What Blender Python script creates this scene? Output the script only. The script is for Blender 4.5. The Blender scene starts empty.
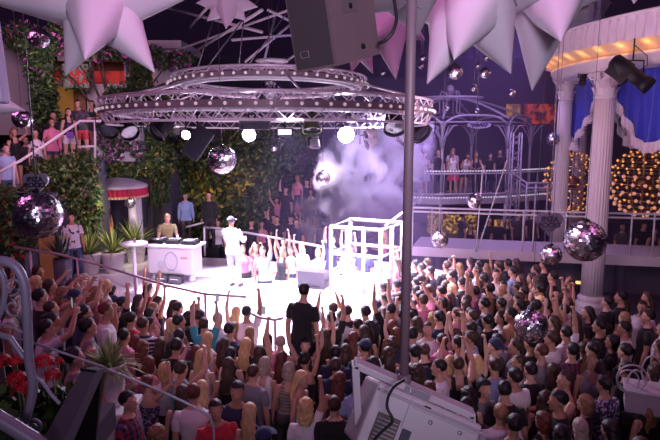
import bpy, bmesh, math, random
import numpy as np
from mathutils import Vector, Matrix, noise
random.seed(7); RNG = np.random.default_rng(7)
SC = bpy.context.scene
COL = SC.collection
PI = math.pi
R = math.radians

# ------------------------------------------------------------------ camera
CZ, PITCH, F = 4.9, R(9.0), 600.0
cd = bpy.data.cameras.new('camera'); cam = bpy.data.objects.new('camera', cd); COL.objects.link(cam)
cam.location = (0, 0, CZ); cam.rotation_euler = (PI/2 - PITCH, 0, 0)
cd.sensor_width = 36.0; cd.lens = F/660*36.0; cd.clip_start = 0.05; cd.clip_end = 200
SC.camera = cam
SC.view_settings.view_transform = 'Standard'; SC.view_settings.look = 'None'
SC.view_settings.gamma = 1; SC.view_settings.use_curve_mapping = False
SC.view_settings.exposure = 0.0
SC.cycles.use_denoising = True
SC.cycles.max_bounces = 6; SC.cycles.diffuse_bounces = 3; SC.cycles.glossy_bounces = 3
SC.cycles.transmission_bounces = 4; SC.cycles.transparent_max_bounces = 8; SC.cycles.volume_bounces = 0
SC.cycles.caustics_reflective = False; SC.cycles.caustics_refractive = False
SC.cycles.sample_clamp_indirect = 4.0
SC.cycles.volume_step_rate = 2.0

def ray(px, py):
    u = (px-330)/F; v = (220-py)/F
    c, s = math.cos(PITCH), math.sin(PITCH)
    return u, c + v*s, -s + v*c
def P(px, py, Y):
    "the place Y metres out that the photograph shows at a pixel"
    a, b, c = ray(px, py); k = Y/b
    return Vector((a*k, Y, CZ + c*k))
def G(px, py, z):
    "the place at height z that the photograph shows at a pixel"
    a, b, c = ray(px, py); k = (z-CZ)/c
    return Vector((a*k, b*k, z))
def project(p):
    c, s = math.cos(PITCH), math.sin(PITCH)
    x, y, z = p[0], p[1], p[2]-CZ
    d = y*c - z*s; up = y*s + z*c
    return 330+F*x/d, 220-F*up/d

# ------------------------------------------------------------------ materials
MATS = {}
def mat(name, color=(0.8,0.8,0.8), rough=0.6, metal=0.0, var=0.12, scale=6.0, bump=0.0, emit=None, estr=0.0,
        objcol=False, stretch=None, sheen=0.0, coat=0.0, spec=0.5):
    if name in MATS: return MATS[name]
    m = bpy.data.materials.new(name); m.use_nodes = True
    nt = m.node_tree; N = nt.nodes; L = nt.links
    b = N['Principled BSDF']
    b.inputs['Roughness'].default_value = rough; b.inputs['Metallic'].default_value = metal
    b.inputs['Specular IOR Level'].default_value = spec
    if coat: b.inputs['Coat Weight'].default_value = coat
    if sheen: b.inputs['Sheen Weight'].default_value = sheen
    tc = N.new('ShaderNodeTexCoord'); mp = N.new('ShaderNodeMapping')
    if stretch: mp.inputs['Scale'].default_value = stretch
    L.new(tc.outputs['Object'], mp.inputs['Vector'])
    nz = N.new('ShaderNodeTexNoise'); nz.inputs['Scale'].default_value = scale; nz.inputs['Detail'].default_value = 4
    L.new(mp.outputs['Vector'], nz.inputs['Vector'])
    hsv = N.new('ShaderNodeHueSaturation')
    mr = N.new('ShaderNodeMapRange'); mr.inputs[3].default_value = 1-var; mr.inputs[4].default_value = 1+var
    L.new(nz.outputs['Fac'], mr.inputs[0]); L.new(mr.outputs[0], hsv.inputs['Value'])
    if objcol:
        oi = N.new('ShaderNodeObjectInfo'); L.new(oi.outputs['Color'], hsv.inputs['Color'])
    else:
        hsv.inputs['Color'].default_value = (*color, 1)
    L.new(hsv.outputs['Color'], b.inputs['Base Color'])
    if bump:
        bp = N.new('ShaderNodeBump'); bp.inputs['Strength'].default_value = bump; bp.inputs['Distance'].default_value = 0.01
        L.new(nz.outputs['Fac'], bp.inputs['Height']); L.new(bp.outputs['Normal'], b.inputs['Normal'])
    if emit:
        b.inputs['Emission Color'].default_value = (*emit, 1); b.inputs['Emission Strength'].default_value = estr
    MATS[name] = m
    return m

def ramp_volume(name, color, dens, anis, r0, r1):
    m = bpy.data.materials.new(name); m.use_nodes = True
    nt = m.node_tree; N = nt.nodes; L = nt.links; N.remove(N['Principled BSDF'])
    vs = N.new('ShaderNodeVolumeScatter'); vs.inputs['Color'].default_value = (*color,1); vs.inputs['Anisotropy'].default_value = anis
    tc = N.new('ShaderNodeTexCoord'); sp = N.new('ShaderNodeSeparateXYZ'); L.new(tc.outputs['Generated'], sp.inputs[0])
    mr = N.new('ShaderNodeMapRange'); mr.interpolation_type = 'SMOOTHSTEP'; mr.inputs[1].default_value = r0; mr.inputs[2].default_value = r1; mr.inputs[3].default_value = 0; mr.inputs[4].default_value = dens
    L.new(sp.outputs['X'], mr.inputs[0]); L.new(mr.outputs[0], vs.inputs['Density']); L.new(vs.outputs[0], N['Material Output'].inputs['Volume'])
    return m
def volume_mat(name, color, dens, noise_scale=None, thr=0.5, anis=0.2, soft=True):
    m = bpy.data.materials.new(name); m.use_nodes = True
    nt = m.node_tree; N = nt.nodes; L = nt.links
    N.remove(N['Principled BSDF']); out = N['Material Output']
    vs = N.new('ShaderNodeVolumeScatter'); vs.inputs['Color'].default_value = (*color, 1)
    vs.inputs['Anisotropy'].default_value = anis; vs.inputs['Density'].default_value = dens
    L.new(vs.outputs[0], out.inputs['Volume'])
    if noise_scale:
        tc = N.new('ShaderNodeTexCoord')
        nz = N.new('ShaderNodeTexNoise'); nz.inputs['Scale'].default_value = noise_scale; nz.inputs['Detail'].default_value = 5
        nz.inputs['Distortion'].default_value = 0.8
        L.new(tc.outputs['Object'], nz.inputs['Vector'])
        mr = N.new('ShaderNodeMapRange'); mr.inputs[1].default_value = thr; mr.inputs[2].default_value = thr+0.16
        mr.inputs[3].default_value = 0; mr.inputs[4].default_value = dens
        L.new(nz.outputs['Fac'], mr.inputs[0])
        # fades to nothing at the edge of the puff (object space radius 1)
        ln = N.new('ShaderNodeVectorMath'); ln.operation = 'LENGTH'
        mpn = N.new('ShaderNodeMapping'); mpn.vector_type = 'POINT'
        L.new(tc.outputs['Generated'], mpn.inputs['Vector'])
        mpn.inputs['Location'].default_value = (-1,-1,-1); mpn.inputs['Scale'].default_value = (2,2,2)
        L.new(mpn.outputs[0], ln.inputs[0])
        m2 = N.new('ShaderNodeMapRange'); m2.inputs[1].default_value = 1.0; m2.inputs[2].default_value = 0.15
        m2.inputs[3].default_value = 0; m2.inputs[4].default_value = 1
        L.new(ln.outputs['Value'], m2.inputs[0])
        mu = N.new('ShaderNodeMath'); mu.operation = 'MULTIPLY'
        L.new(mr.outputs[0], mu.inputs[0]); L.new(m2.outputs[0], mu.inputs[1])
        L.new(mu.outputs[0], vs.inputs['Density'])
    return m

# ------------------------------------------------------------------ mesh builder
def frame_of(d):
    d = Vector(d).normalized()
    a = Vector((0,0,1)) if abs(d.z) < 0.95 else Vector((1,0,0))
    x = d.cross(a).normalized(); y = x.cross(d).normalized()
    return x, y, d
class MB:
    def __init__(s): s.v = []; s.f = []; s.sm = []
    def add(s, vs, fs, smooth=False):
        o = len(s.v); s.v.extend([tuple(p) for p in vs]); s.f.extend([tuple(i+o for i in f) for f in fs]); s.sm.extend([smooth]*len(fs)); return s
    def box(s, c, size, rot=None, bevel=0.0):
        c = Vector(c); hx, hy, hz = size[0]/2, size[1]/2, size[2]/2
        if bevel:
            bm = bmesh.new(); bmesh.ops.create_cube(bm, size=1)
            for v in bm.verts: v.co = Vector((v.co.x*size[0], v.co.y*size[1], v.co.z*size[2]))
            bmesh.ops.bevel(bm, geom=bm.edges[:], offset=bevel, segments=2, affect='EDGES', profile=0.5)
            bm.verts.index_update()
            vs = [v.co.copy() for v in bm.verts]; fs = [[v.index for v in f.verts] for f in bm.faces]; bm.free()
        else:
            vs = [Vector((x,y,z)) for z in (-hz,hz) for y in (-hy,hy) for x in (-hx,hx)]
            fs = [(0,2,3,1),(4,5,7,6),(0,1,5,4),(2,6,7,3),(0,4,6,2),(1,3,7,5)]
        if rot is not None: vs = [rot @ v for v in vs]
        return s.add([v+c for v in vs], fs)
    def tube(s, pts, r, n=8, closed=False, cap=True, smooth=True, flat=None):
        pts = [Vector(p) for p in pts]; m = len(pts)
        rs = r if isinstance(r, (list,tuple)) else [r]*m
        vs = []; px = None
        for i, p in enumerate(pts):
            if closed: d = pts[(i+1)%m]-pts[i-1]
            else: d = pts[min(i+1,m-1)]-pts[max(i-1,0)]
            if d.length < 1e-9: d = Vector((0,0,1))
            d.normalize()
            if px is None: x = frame_of(d)[0]; y = d.cross(x)
            else:
                x = px - d*px.dot(d)
                if x.length < 1e-6: x = frame_of(d)[0]
                x.normalize(); y = d.cross(x)
            px = x
            for k in range(n):
                a = 2*PI*k/n
                vs.append(p + (x*math.cos(a) + y*math.sin(a)*(flat or 1))*rs[i])
        fs = []
        for i in range(m if closed else m-1):
            j = (i+1) % m
            for k in range(n):
                fs.append((i*n+k, i*n+(k+1)%n, j*n+(k+1)%n, j*n+k))
        if cap and not closed:
            fs.append(tuple(range(n))[::-1]); fs.append(tuple((m-1)*n+k for k in range(n)))
        return s.add(vs, fs, smooth)
    def lathe(s, prof, n=24, c=(0,0,0), smooth=True, mod=None, cap=True, rot=None):
        c = Vector(c); vs = []
        for (r, z) in prof:
            for k in range(n):
                a = 2*PI*k/n; rr = r*(mod(a, z) if mod else 1)
                vs.append(Vector((rr*math.cos(a), rr*math.sin(a), z)))
        m = len(prof); fs = [(i*n+k, i*n+(k+1)%n, (i+1)*n+(k+1)%n, (i+1)*n+k) for i in range(m-1) for k in range(n)]
        if cap: fs.append(tuple(range(n))[::-1]); fs.append(tuple((m-1)*n+k for k in range(n)))
        if rot is not None: vs = [rot @ v for v in vs]
        return s.add([v+c for v in vs], fs, smooth)
    def ball(s, c, r, n=12, m=8, sc=(1,1,1), smooth=True):
        c = Vector(c); vs = [c+Vector((0,0,-r*sc[2]))]
        for i in range(1, m):
            t = -PI/2 + PI*i/m
            for k in range(n):
                a = 2*PI*k/n
                vs.append(c+Vector((r*sc[0]*math.cos(t)*math.cos(a), r*sc[1]*math.cos(t)*math.sin(a), r*sc[2]*math.sin(t))))
        vs.append(c+Vector((0,0,r*sc[2]))); top = len(vs)-1
        fs = [(0, 1+(k+1)%n, 1+k) for k in range(n)]
        for i in range(m-2):
            for k in range(n):
                a = 1+i*n+k; b = 1+i*n+(k+1)%n
                fs.append((a, b, b+n, a+n))
        b0 = 1+(m-2)*n
        fs += [(b0+k, b0+(k+1)%n, top) for k in range(n)]
        return s.add(vs, fs, smooth)
    def grid(s, fn, nu, nv, smooth=True, wrap=False):
        vs = [fn(i/nu, j/nv) for j in range(nv+1) for i in range(nu+1)]
        w = nu+1
        return s.add(vs, [(j*w+i, j*w+i+1, (j+1)*w+i+1, (j+1)*w+i) for j in range(nv) for i in range(nu)], smooth)
    def prism(s, poly, z0, z1):
        n = len(poly); vs = [(x,y,z0) for x,y in poly]+[(x,y,z1) for x,y in poly]
        return s.add(vs, [tuple(range(n))[::-1], tuple(range(n,2*n))]+[(i,(i+1)%n,n+(i+1)%n,n+i) for i in range(n)])
    def mesh(s, name, m):
        me = bpy.data.meshes.new(name); me.from_pydata(s.v, [], s.f)
        me.polygons.foreach_set('use_smooth', s.sm); me.update()
        for x in (m if isinstance(m, (list,tuple)) else [m]): me.materials.append(x)
        return me
    def build(s, name, m, parent=None):
        return link(name, s.mesh(name, m), parent)
def link(name, me, parent=None, loc=None, rot=None, sc=None):
    o = bpy.data.objects.new(name, me); COL.objects.link(o)
    if parent is not None: o.parent = parent
    if loc is not None: o.location = loc
    if rot is not None: o.rotation_euler = rot
    if sc is not None: o.scale = (sc,)*3 if isinstance(sc,(int,float)) else sc
    return o
def tag(o, label=None, cat=None, group=None, kind=None):
    if label: o['label'] = label
    if cat: o['category'] = cat
    if group: o['group'] = group
    if kind: o['kind'] = kind
    return o
def thing(name, label, cat, loc=(0,0,0), rz=0, group=None):
    o = bpy.data.objects.new(name, None); COL.objects.link(o); o.empty_display_size = 0.1
    o.location = loc; o.rotation_euler = (0,0,rz)
    return tag(o, label, cat, group)
def copy_tree(o, parent=None):
    c = o.copy(); COL.objects.link(c)
    if parent is not None: c.parent = parent
    for ch in list(o.children): copy_tree(ch, c)
    return c
def spot(name, loc, target, energy, color, size=60, blend=0.5, rad=0.15):
    l = bpy.data.lights.new(name, 'SPOT'); l.energy = energy; l.color = color; l.spot_size = R(size); l.spot_blend = blend; l.shadow_soft_size = rad
    o = bpy.data.objects.new(name, l); COL.objects.link(o); o.location = loc
    o.rotation_euler = (Vector(target)-Vector(loc)).to_track_quat('-Z','Y').to_euler(); return o
def area(name, loc, target, energy, color, sx, sy=None):
    l = bpy.data.lights.new(name, 'AREA'); l.energy = energy; l.color = color; l.shape = 'RECTANGLE'; l.size = sx; l.size_y = sy or sx
    o = bpy.data.objects.new(name, l); COL.objects.link(o); o.location = loc
    o.rotation_euler = (Vector(target)-Vector(loc)).to_track_quat('-Z','Y').to_euler(); return o
def point(name, loc, energy, color, rad=0.1):
    l = bpy.data.lights.new(name, 'POINT'); l.energy = energy; l.color = color; l.shadow_soft_size = rad
    o = bpy.data.objects.new(name, l); COL.objects.link(o); o.location = loc; return o
def ORD(k): return ['first','second','third','fourth','fifth','sixth','seventh','eighth','ninth','tenth','eleventh','twelfth','thirteenth','fourteenth','fifteenth','sixteenth'][k-1]

white_metal = mat('white_painted_metal', (0.78,0.76,0.80), 0.35, 0.0, 0.05)
truss_metal = mat('aluminium_truss', (0.78,0.75,0.80), 0.35, 0.35, 0.06)
black_metal = mat('black_metal', (0.008,0.008,0.009), 0.5, 0.0, 0.2, spec=0.2)
white_paint = mat('white_plaster', (0.76,0.74,0.77), 0.7, 0.0, 0.06, 2.5, 0.05)
cable_black = mat('black_cable_rubber', (0.012,0.012,0.014), 0.5)
wire_grey = mat('steel_wire', (0.10,0.095,0.11), 0.5, 0.3)
# ------------------------------------------------------------------ people
M_SKIN = mat('skin', rough=0.5, var=0.06, scale=14, objcol=True)
M_LIP = mat('lips', (0.32,0.10,0.10), 0.45)
M_EYE = mat('eye_white', (0.75,0.72,0.70), 0.25)
M_IRIS = mat('iris_dark', (0.03,0.02,0.015), 0.2)
M_HAIR = mat('hair', rough=0.5, var=0.55, scale=9, objcol=True, stretch=(6,6,0.7), bump=0.5)
M_CLOTH = mat('cotton_cloth', rough=0.85, var=0.10, scale=11, objcol=True, bump=0.25, sheen=0.15)
M_DENIM = mat('trouser_cloth', rough=0.8, var=0.16, scale=20, objcol=True, bump=0.2)
M_LEATHER = mat('shoe_leather', (0.05,0.045,0.045), 0.5)
def stripes(name, c1, c2, period, axis='Z', duty=0.5):
    if name in MATS: return MATS[name]
    m = mat(name, c1, 0.85); nt = m.node_tree; N = nt.nodes; L = nt.links
    tc = N.new('ShaderNodeTexCoord'); sp = N.new('ShaderNodeSeparateXYZ'); L.new(tc.outputs['Object'], sp.inputs[0])
    fr = N.new('ShaderNodeMath'); fr.operation = 'PINGPONG'; fr.inputs[1].default_value = period
    L.new(sp.outputs[axis], fr.inputs[0])
    gt = N.new('ShaderNodeMath'); gt.operation = 'GREATER_THAN'; gt.inputs[1].default_value = period*duty; L.new(fr.outputs[0], gt.inputs[0])
    mx = N.new('ShaderNodeMix'); mx.data_type = 'RGBA'; mx.inputs[6].default_value = (*c1,1); mx.inputs[7].default_value = (*c2,1)
    L.new(gt.outputs[0], mx.inputs[0])
    hsv = [n for n in N if n.type == 'HUE_SAT'][0]; L.new(mx.outputs[2], hsv.inputs['Color'])
    return m
def plaid(name, c1, c2, c3, period=0.035):
    if name in MATS: return MATS[name]
    m = stripes(name, c1, c2, period); nt = m.node_tree; N = nt.nodes; L = nt.links
    sp = [n for n in N if n.type == 'SEPXYZ'][0]
    fr = N.new('ShaderNodeMath'); fr.operation = 'PINGPONG'; fr.inputs[1].default_value = period; L.new(sp.outputs['X'], fr.inputs[0])
    gt = N.new('ShaderNodeMath'); gt.operation = 'GREATER_THAN'; gt.inputs[1].default_value = period*0.6; L.new(fr.outputs[0], gt.inputs[0])
    mx = N.new('ShaderNodeMix'); mx.data_type = 'RGBA'; mx.inputs[7].default_value = (*c3,1)
    hsv = [n for n in N if n.type == 'HUE_SAT'][0]
    src = hsv.inputs['Color'].links[0].from_socket
    L.new(src, mx.inputs[6]); L.new(gt.outputs[0], mx.inputs[0]); L.new(mx.outputs[2], hsv.inputs['Color'])
    return m
def spotted(name, c1, c2, scale=22, thr=0.5):
    if name in MATS: return MATS[name]
    m = mat(name, c1, 0.85); nt = m.node_tree; N = nt.nodes; L = nt.links
    tc = N.new('ShaderNodeTexCoord'); vo = N.new('ShaderNodeTexNoise'); vo.inputs['Scale'].default_value = scale; L.new(tc.outputs['Object'], vo.inputs['Vector'])
    gt = N.new('ShaderNodeMath'); gt.operation = 'GREATER_THAN'; gt.inputs[1].default_value = thr; L.new(vo.outputs['Fac'], gt.inputs[0])
    mx = N.new('ShaderNodeMix'); mx.data_type = 'RGBA'; mx.inputs[6].default_value = (*c1,1); mx.inputs[7].default_value = (*c2,1)
    L.new(gt.outputs[0], mx.inputs[0])
    hsv = [n for n in N if n.type == 'HUE_SAT'][0]; L.new(mx.outputs[2], hsv.inputs['Color'])
    return m

# arms: (upper-arm direction, forearm direction, finger pose) for the right side; x is mirrored for the left
ARMS = {
 'down':  ((0.16,0.02,-1), (0.06,0.22,-1), 'relax'),
 'up':    ((0.22,0.22,1), (-0.08,0.10,1), 'fist'),
 'open':  ((0.42,0.25,0.9), (0.0,0.10,1), 'open'),
 'bent':  ((0.62,0.40,0.62), (-0.30,0.25,0.9), 'fist'),
 'phone': ((0.18,0.72,0.45), (-0.24,0.35,0.85), 'hold'),
 'head':  ((0.80,0.10,0.55), (-0.88,-0.12,0.42), 'relax'),
 'drink': ((0.22,0.15,-1), (-0.15,0.85,0.35), 'hold'),
 'fwd':   ((0.16,0.45,-0.9), (-0.22,0.95,0.05), 'relax'),
 'point': ((0.25,0.75,0.55), (0.0,0.75,0.65), 'point'),
 'hip':   ((0.62,-0.12,-0.80), (-0.70,0.30,-0.55), 'relax'),
 'dj':    ((0.22,0.42,-0.85), (-0.02,0.80,-0.55), 'relax'),
 'lean':  ((0.26,0.25,-0.95), (-0.45,0.85,0.10), 'relax'),
}
POSES = {  # right arm, left arm, lean forward in degrees
 'A': ('down','down',0), 'B': ('up','down',0), 'C': ('open','open',0), 'D': ('phone','phone',0), 'E': ('head','head',0),
 'F': ('bent','fwd',0), 'G': ('down','up',0), 'H': ('drink','down',0), 'I': ('fwd','fwd',0), 'J': ('down','bent',0),
 'K': ('point','down',0), 'L': ('lean','lean',12), 'S': ('dj','dj',12), 'M': ('fwd','down',0), 'N': ('hip','down',0), 'O': ('up','up',0),
}
POSE_TEXT = {'A':'arms down','B':'right arm up','C':'both arms raised wide','D':'hands raised','E':'hands on head',
 'F':'right fist up','G':'left arm up','H':'right forearm held out','I':'forearms held forward','J':'left fist up','K':'right arm pointing up',
 'L':'leaning forward','S':'bent over the decks','M':'right hand forward','N':'hand on hip','O':'both arms straight up'}

def loft(bm, rings):
    "rings: (centre, x half width, y half depth [, square]); closed"
    n = 20; loops = []
    for rg in rings:
        c, rx, ry = rg[0], rg[1], rg[2]; e = rg[3] if len(rg) > 3 else 1.0
        lp = []
        for k in range(n):
            a = 2*PI*k/n; ca, sa = math.cos(a), math.sin(a)
            lp.append(bm.verts.new((c[0]+rx*math.copysign(abs(ca)**e, ca), c[1]+ry*math.copysign(abs(sa)**e, sa), c[2])))
        loops.append(lp)
    for a, b in zip(loops, loops[1:]):
        for k in range(n): bm.faces.new((a[k], a[(k+1)%n], b[(k+1)%n], b[k]))
    bm.faces.new(loops[0][::-1]); bm.faces.new(loops[-1])
def limb(bm, pts, rad, n=12):
    mb = MB().tube(pts, rad, n)
    vs = [bm.verts.new(p) for p in mb.v]
    for f in mb.f: bm.faces.new([vs[i] for i in f])
def blob(bm, c, r):
    mb = MB().ball(c, 1, 16, 10, r)
    vs = [bm.verts.new(p) for p in mb.v]
    for f in mb.f: bm.faces.new([vs[i] for i in f])

def skeleton(sex, pose):
    ra, la, lean = POSES[pose]
    sw = 0.185 if sex == 'm' else 0.160
    sk = {}
    for sd, nm, sg in (('R', ra, 1), ('L', la, -1)):
        u, f, h = ARMS[nm]
        u = Vector((u[0]*sg,u[1],u[2])).normalized(); f = Vector((f[0]*sg,f[1],f[2])).normalized()
        sh = Vector((sg*sw, -0.01, 1.395))
        if u.z > 0.3: sh += Vector((-sg*0.02, 0, 0.05))
        el = sh + u*0.285; wr = el + f*0.245
        sk[sd] = dict(sh=sh, el=el, wr=wr, d=f, hand=h, sg=sg)
    return sk, lean

def hand_geo(bm, wr, d, sg, style):
    # palm lies along d; the thumb leaves its inner side near the wrist
    x, y, _ = frame_of(d)
    inward = Vector((-sg, 0.25, 0)); inward = (inward - d*inward.dot(d))
    if inward.length < 0.2: inward = Vector((0,1,0)) - d*Vector((0,1,0)).dot(d)
    inward.normalize()                         # palm normal
    side = d.cross(inward).normalized()        # across the knuckles
    if side.y < 0: side = -side                # thumb towards the front
    pal = wr + d*0.045
    mb = MB().tube([wr - d*0.01, wr + d*0.015, wr + d*0.05, wr + d*0.088], [0.024,0.028,0.034,0.031], 12)
    vs = []
    for p in mb.v:                             # flatten the palm along its normal
        q = Vector(p) - wr; k = max(0, min(1, q.dot(d)/0.03))
        q = q - inward*q.dot(inward)*0.52*k + side*q.dot(side)*0.22*k
        vs.append(bm.verts.new(wr+q))
    for f in mb.f: bm.faces.new([vs[i] for i in f])
    lens = [0.070, 0.078, 0.073, 0.058]
    for i in range(4):
        off = side*(0.030 - 0.020*i)
        b = wr + d*0.082 + off
        L = lens[i]
        curl = {'relax':(0.35,0.55),'fist':(1.5,1.7),'open':(0.08,0.12),'hold':(0.7,0.9),'point':((0.05,0.05) if i==0 else (1.5,1.7))}[style]
        spread = side*(0.02-0.012*i)*(2.2 if style == 'open' else 0.8)
        d1 = (d*math.cos(curl[0]) + inward*math.sin(curl[0]) + spread).normalized()
        a2 = curl[0]+curl[1]
        d2 = (d*math.cos(a2) + inward*math.sin(a2) + spread).normalized()
        limb(bm, [b - d*0.02, b, b+d1*L*0.5, b+d1*L*0.5+d2*L*0.5], [0.0095,0.0098,0.0092,0.0078], 8)
    tb = wr + d*0.025 + side*0.026
    td = (side*0.8 + d*0.65 + inward*(0.25 if style == 'open' else 0.55)).normalized()
    t2 = (td*0.6 + d*0.5 + inward*0.5).normalized()
    limb(bm, [tb - side*0.01, tb + td*0.03, tb + td*0.03 + t2*0.030], [0.012,0.0108,0.009], 8)

HEAD_C = Vector((0, 0.015, 1.66))
def deform(co, lean, tilt=0):
    "lean the body forward above the hips (numpy n x 3)"
    if not lean: return co
    co = co.copy(); t = np.clip((co[:,2]-0.92)/0.25, 0, 1); a = np.radians(lean)*t
    y = co[:,1]; z = co[:,2]-0.95
    co[:,1] = y*np.cos(a) + z*np.sin(a); co[:,2] = 0.95 + z*np.cos(a) - y*np.sin(a)
    return co

def build_body_bm(sex, pose):
    bm = bmesh.new(); sk, lean = skeleton(sex, pose)
    if sex == 'm':
        tor = [((0,0,0.80),0.10,0.085),((0,-0.005,0.86),0.158,0.112),((0,-0.005,0.94),0.168,0.118),((0,0.004,1.04),0.150,0.105),((0,0.008,1.14),0.152,0.108),
               ((0,0.005,1.26),0.172,0.122),((0,-0.005,1.36),0.182,0.118),((0,-0.012,1.42),0.160,0.092),((0,-0.012,1.465),0.108,0.070),((0,-0.008,1.51),0.064,0.060)]
    else:
        tor = [((0,0,0.80),0.10,0.085),((0,-0.015,0.87),0.168,0.122),((0,-0.015,0.93),0.168,0.118),((0,0.004,1.05),0.122,0.090),((0,0.008,1.13),0.120,0.090),
               ((0,0.006,1.24),0.145,0.105),((0,-0.004,1.34),0.150,0.100),((0,-0.012,1.41),0.136,0.080),((0,-0.012,1.455),0.090,0.060),((0,-0.008,1.50),0.052,0.050)]
    loft(bm, tor)
    if sex == 'f':
        for sx in (-1,1): blob(bm, (sx*0.064, 0.072, 1.275), (0.060,0.052,0.066))
    for sx in (-1,1): blob(bm, (sx*0.075, -0.07 if sex=='f' else -0.06, 0.89), (0.085,0.075,0.09))
    nr = 0.056 if sex == 'm' else 0.047
    limb(bm, [(0,-0.012,1.42),(0,-0.006,1.50),(0,0.004,1.58)], [nr*1.2, nr, nr*0.98], 14)
    # head
    fw = 1.0 if sex == 'm' else 0.94
    blob(bm, (0,-0.002,1.682), (0.076*fw+0.001,0.096,0.088))
    loft(bm, [((0,0.052,1.533),0.022*fw,0.022),((0,0.050,1.545),0.036*fw,0.040),((0,0.040,1.575),0.054*fw,0.056),((0,0.028,1.61),0.065*fw,0.070),((0,0.018,1.65),0.070*fw,0.080),((0,0.012,1.69),0.070*fw,0.082)])
    limb(bm, [(0,0.092,1.665),(0,0.108,1.640),(0,0.116,1.622),(0,0.098,1.612)], [0.010,0.012,0.015,0.012], 10)      # nose
    for sx in (-1,1):
        blob(bm, (sx*0.030*fw, 0.088, 1.672), (0.024,0.014,0.008))   # brow ridge
        blob(bm, (sx*0.038*fw, 0.075, 1.628), (0.022,0.020,0.016))   # cheek
        blob(bm, (sx*0.076*fw, -0.004, 1.642), (0.010,0.020,0.033))  # ear
    blob(bm, (0,0.096,1.583), (0.023,0.010,0.006)); blob(bm, (0,0.095,1.573), (0.021,0.011,0.007))
    blob(bm, (0,0.088,1.546), (0.020,0.016,0.014))
    # arms
    k = 1.0 if sex == 'm' else 0.82
    for sd in 'RL':
        s = sk[sd]; u = s['el']-s['sh']; f = s['wr']-s['el']
        inn = Vector((s['sh'].x*0.55, -0.01, s['sh'].z-0.02))
        limb(bm, [inn, s['sh'], s['sh']+u*0.30, s['sh']+u*0.65, s['el'], s['el']+f*0.22, s['el']+f*0.6, s['wr'], s['wr']+f*0.06],
             [0.058*k,0.054*k,0.055*k,0.049*k,0.041*k,0.044*k,0.036*k,0.028*k,0.025*k])
        hand_geo(bm, s['wr'], s['d'], s['sg'], s['hand'])
    # legs
    k = 1.0 if sex == 'm' else 0.95
    for sg in (-1,1):
        hx = sg*0.092
        limb(bm, [(hx*0.9,-0.005,0.95),(hx*1.05,0.0,0.84),(hx*1.12,0.012,0.70),(hx*1.18,0.012,0.52),(hx*1.2,0.016,0.47),(hx*1.22,-0.012,0.36),(hx*1.25,-0.022,0.20),(hx*1.27,-0.022,0.085),(hx*1.27,-0.02,0.05)],
             [0.085*k,0.092*k,0.080*k,0.060*k,0.056*k,0.058*k,0.045*k,0.036*k,0.038*k], 14)
        fo = hx*1.27
        loft(bm, [((fo,0.035,0.002),0.044,0.125,0.8),((fo,0.032,0.03),0.044,0.122,0.85),((fo,0.012,0.06),0.038,0.085),((fo,-0.012,0.095),0.035,0.045)])
    return bm, sk, lean

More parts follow.
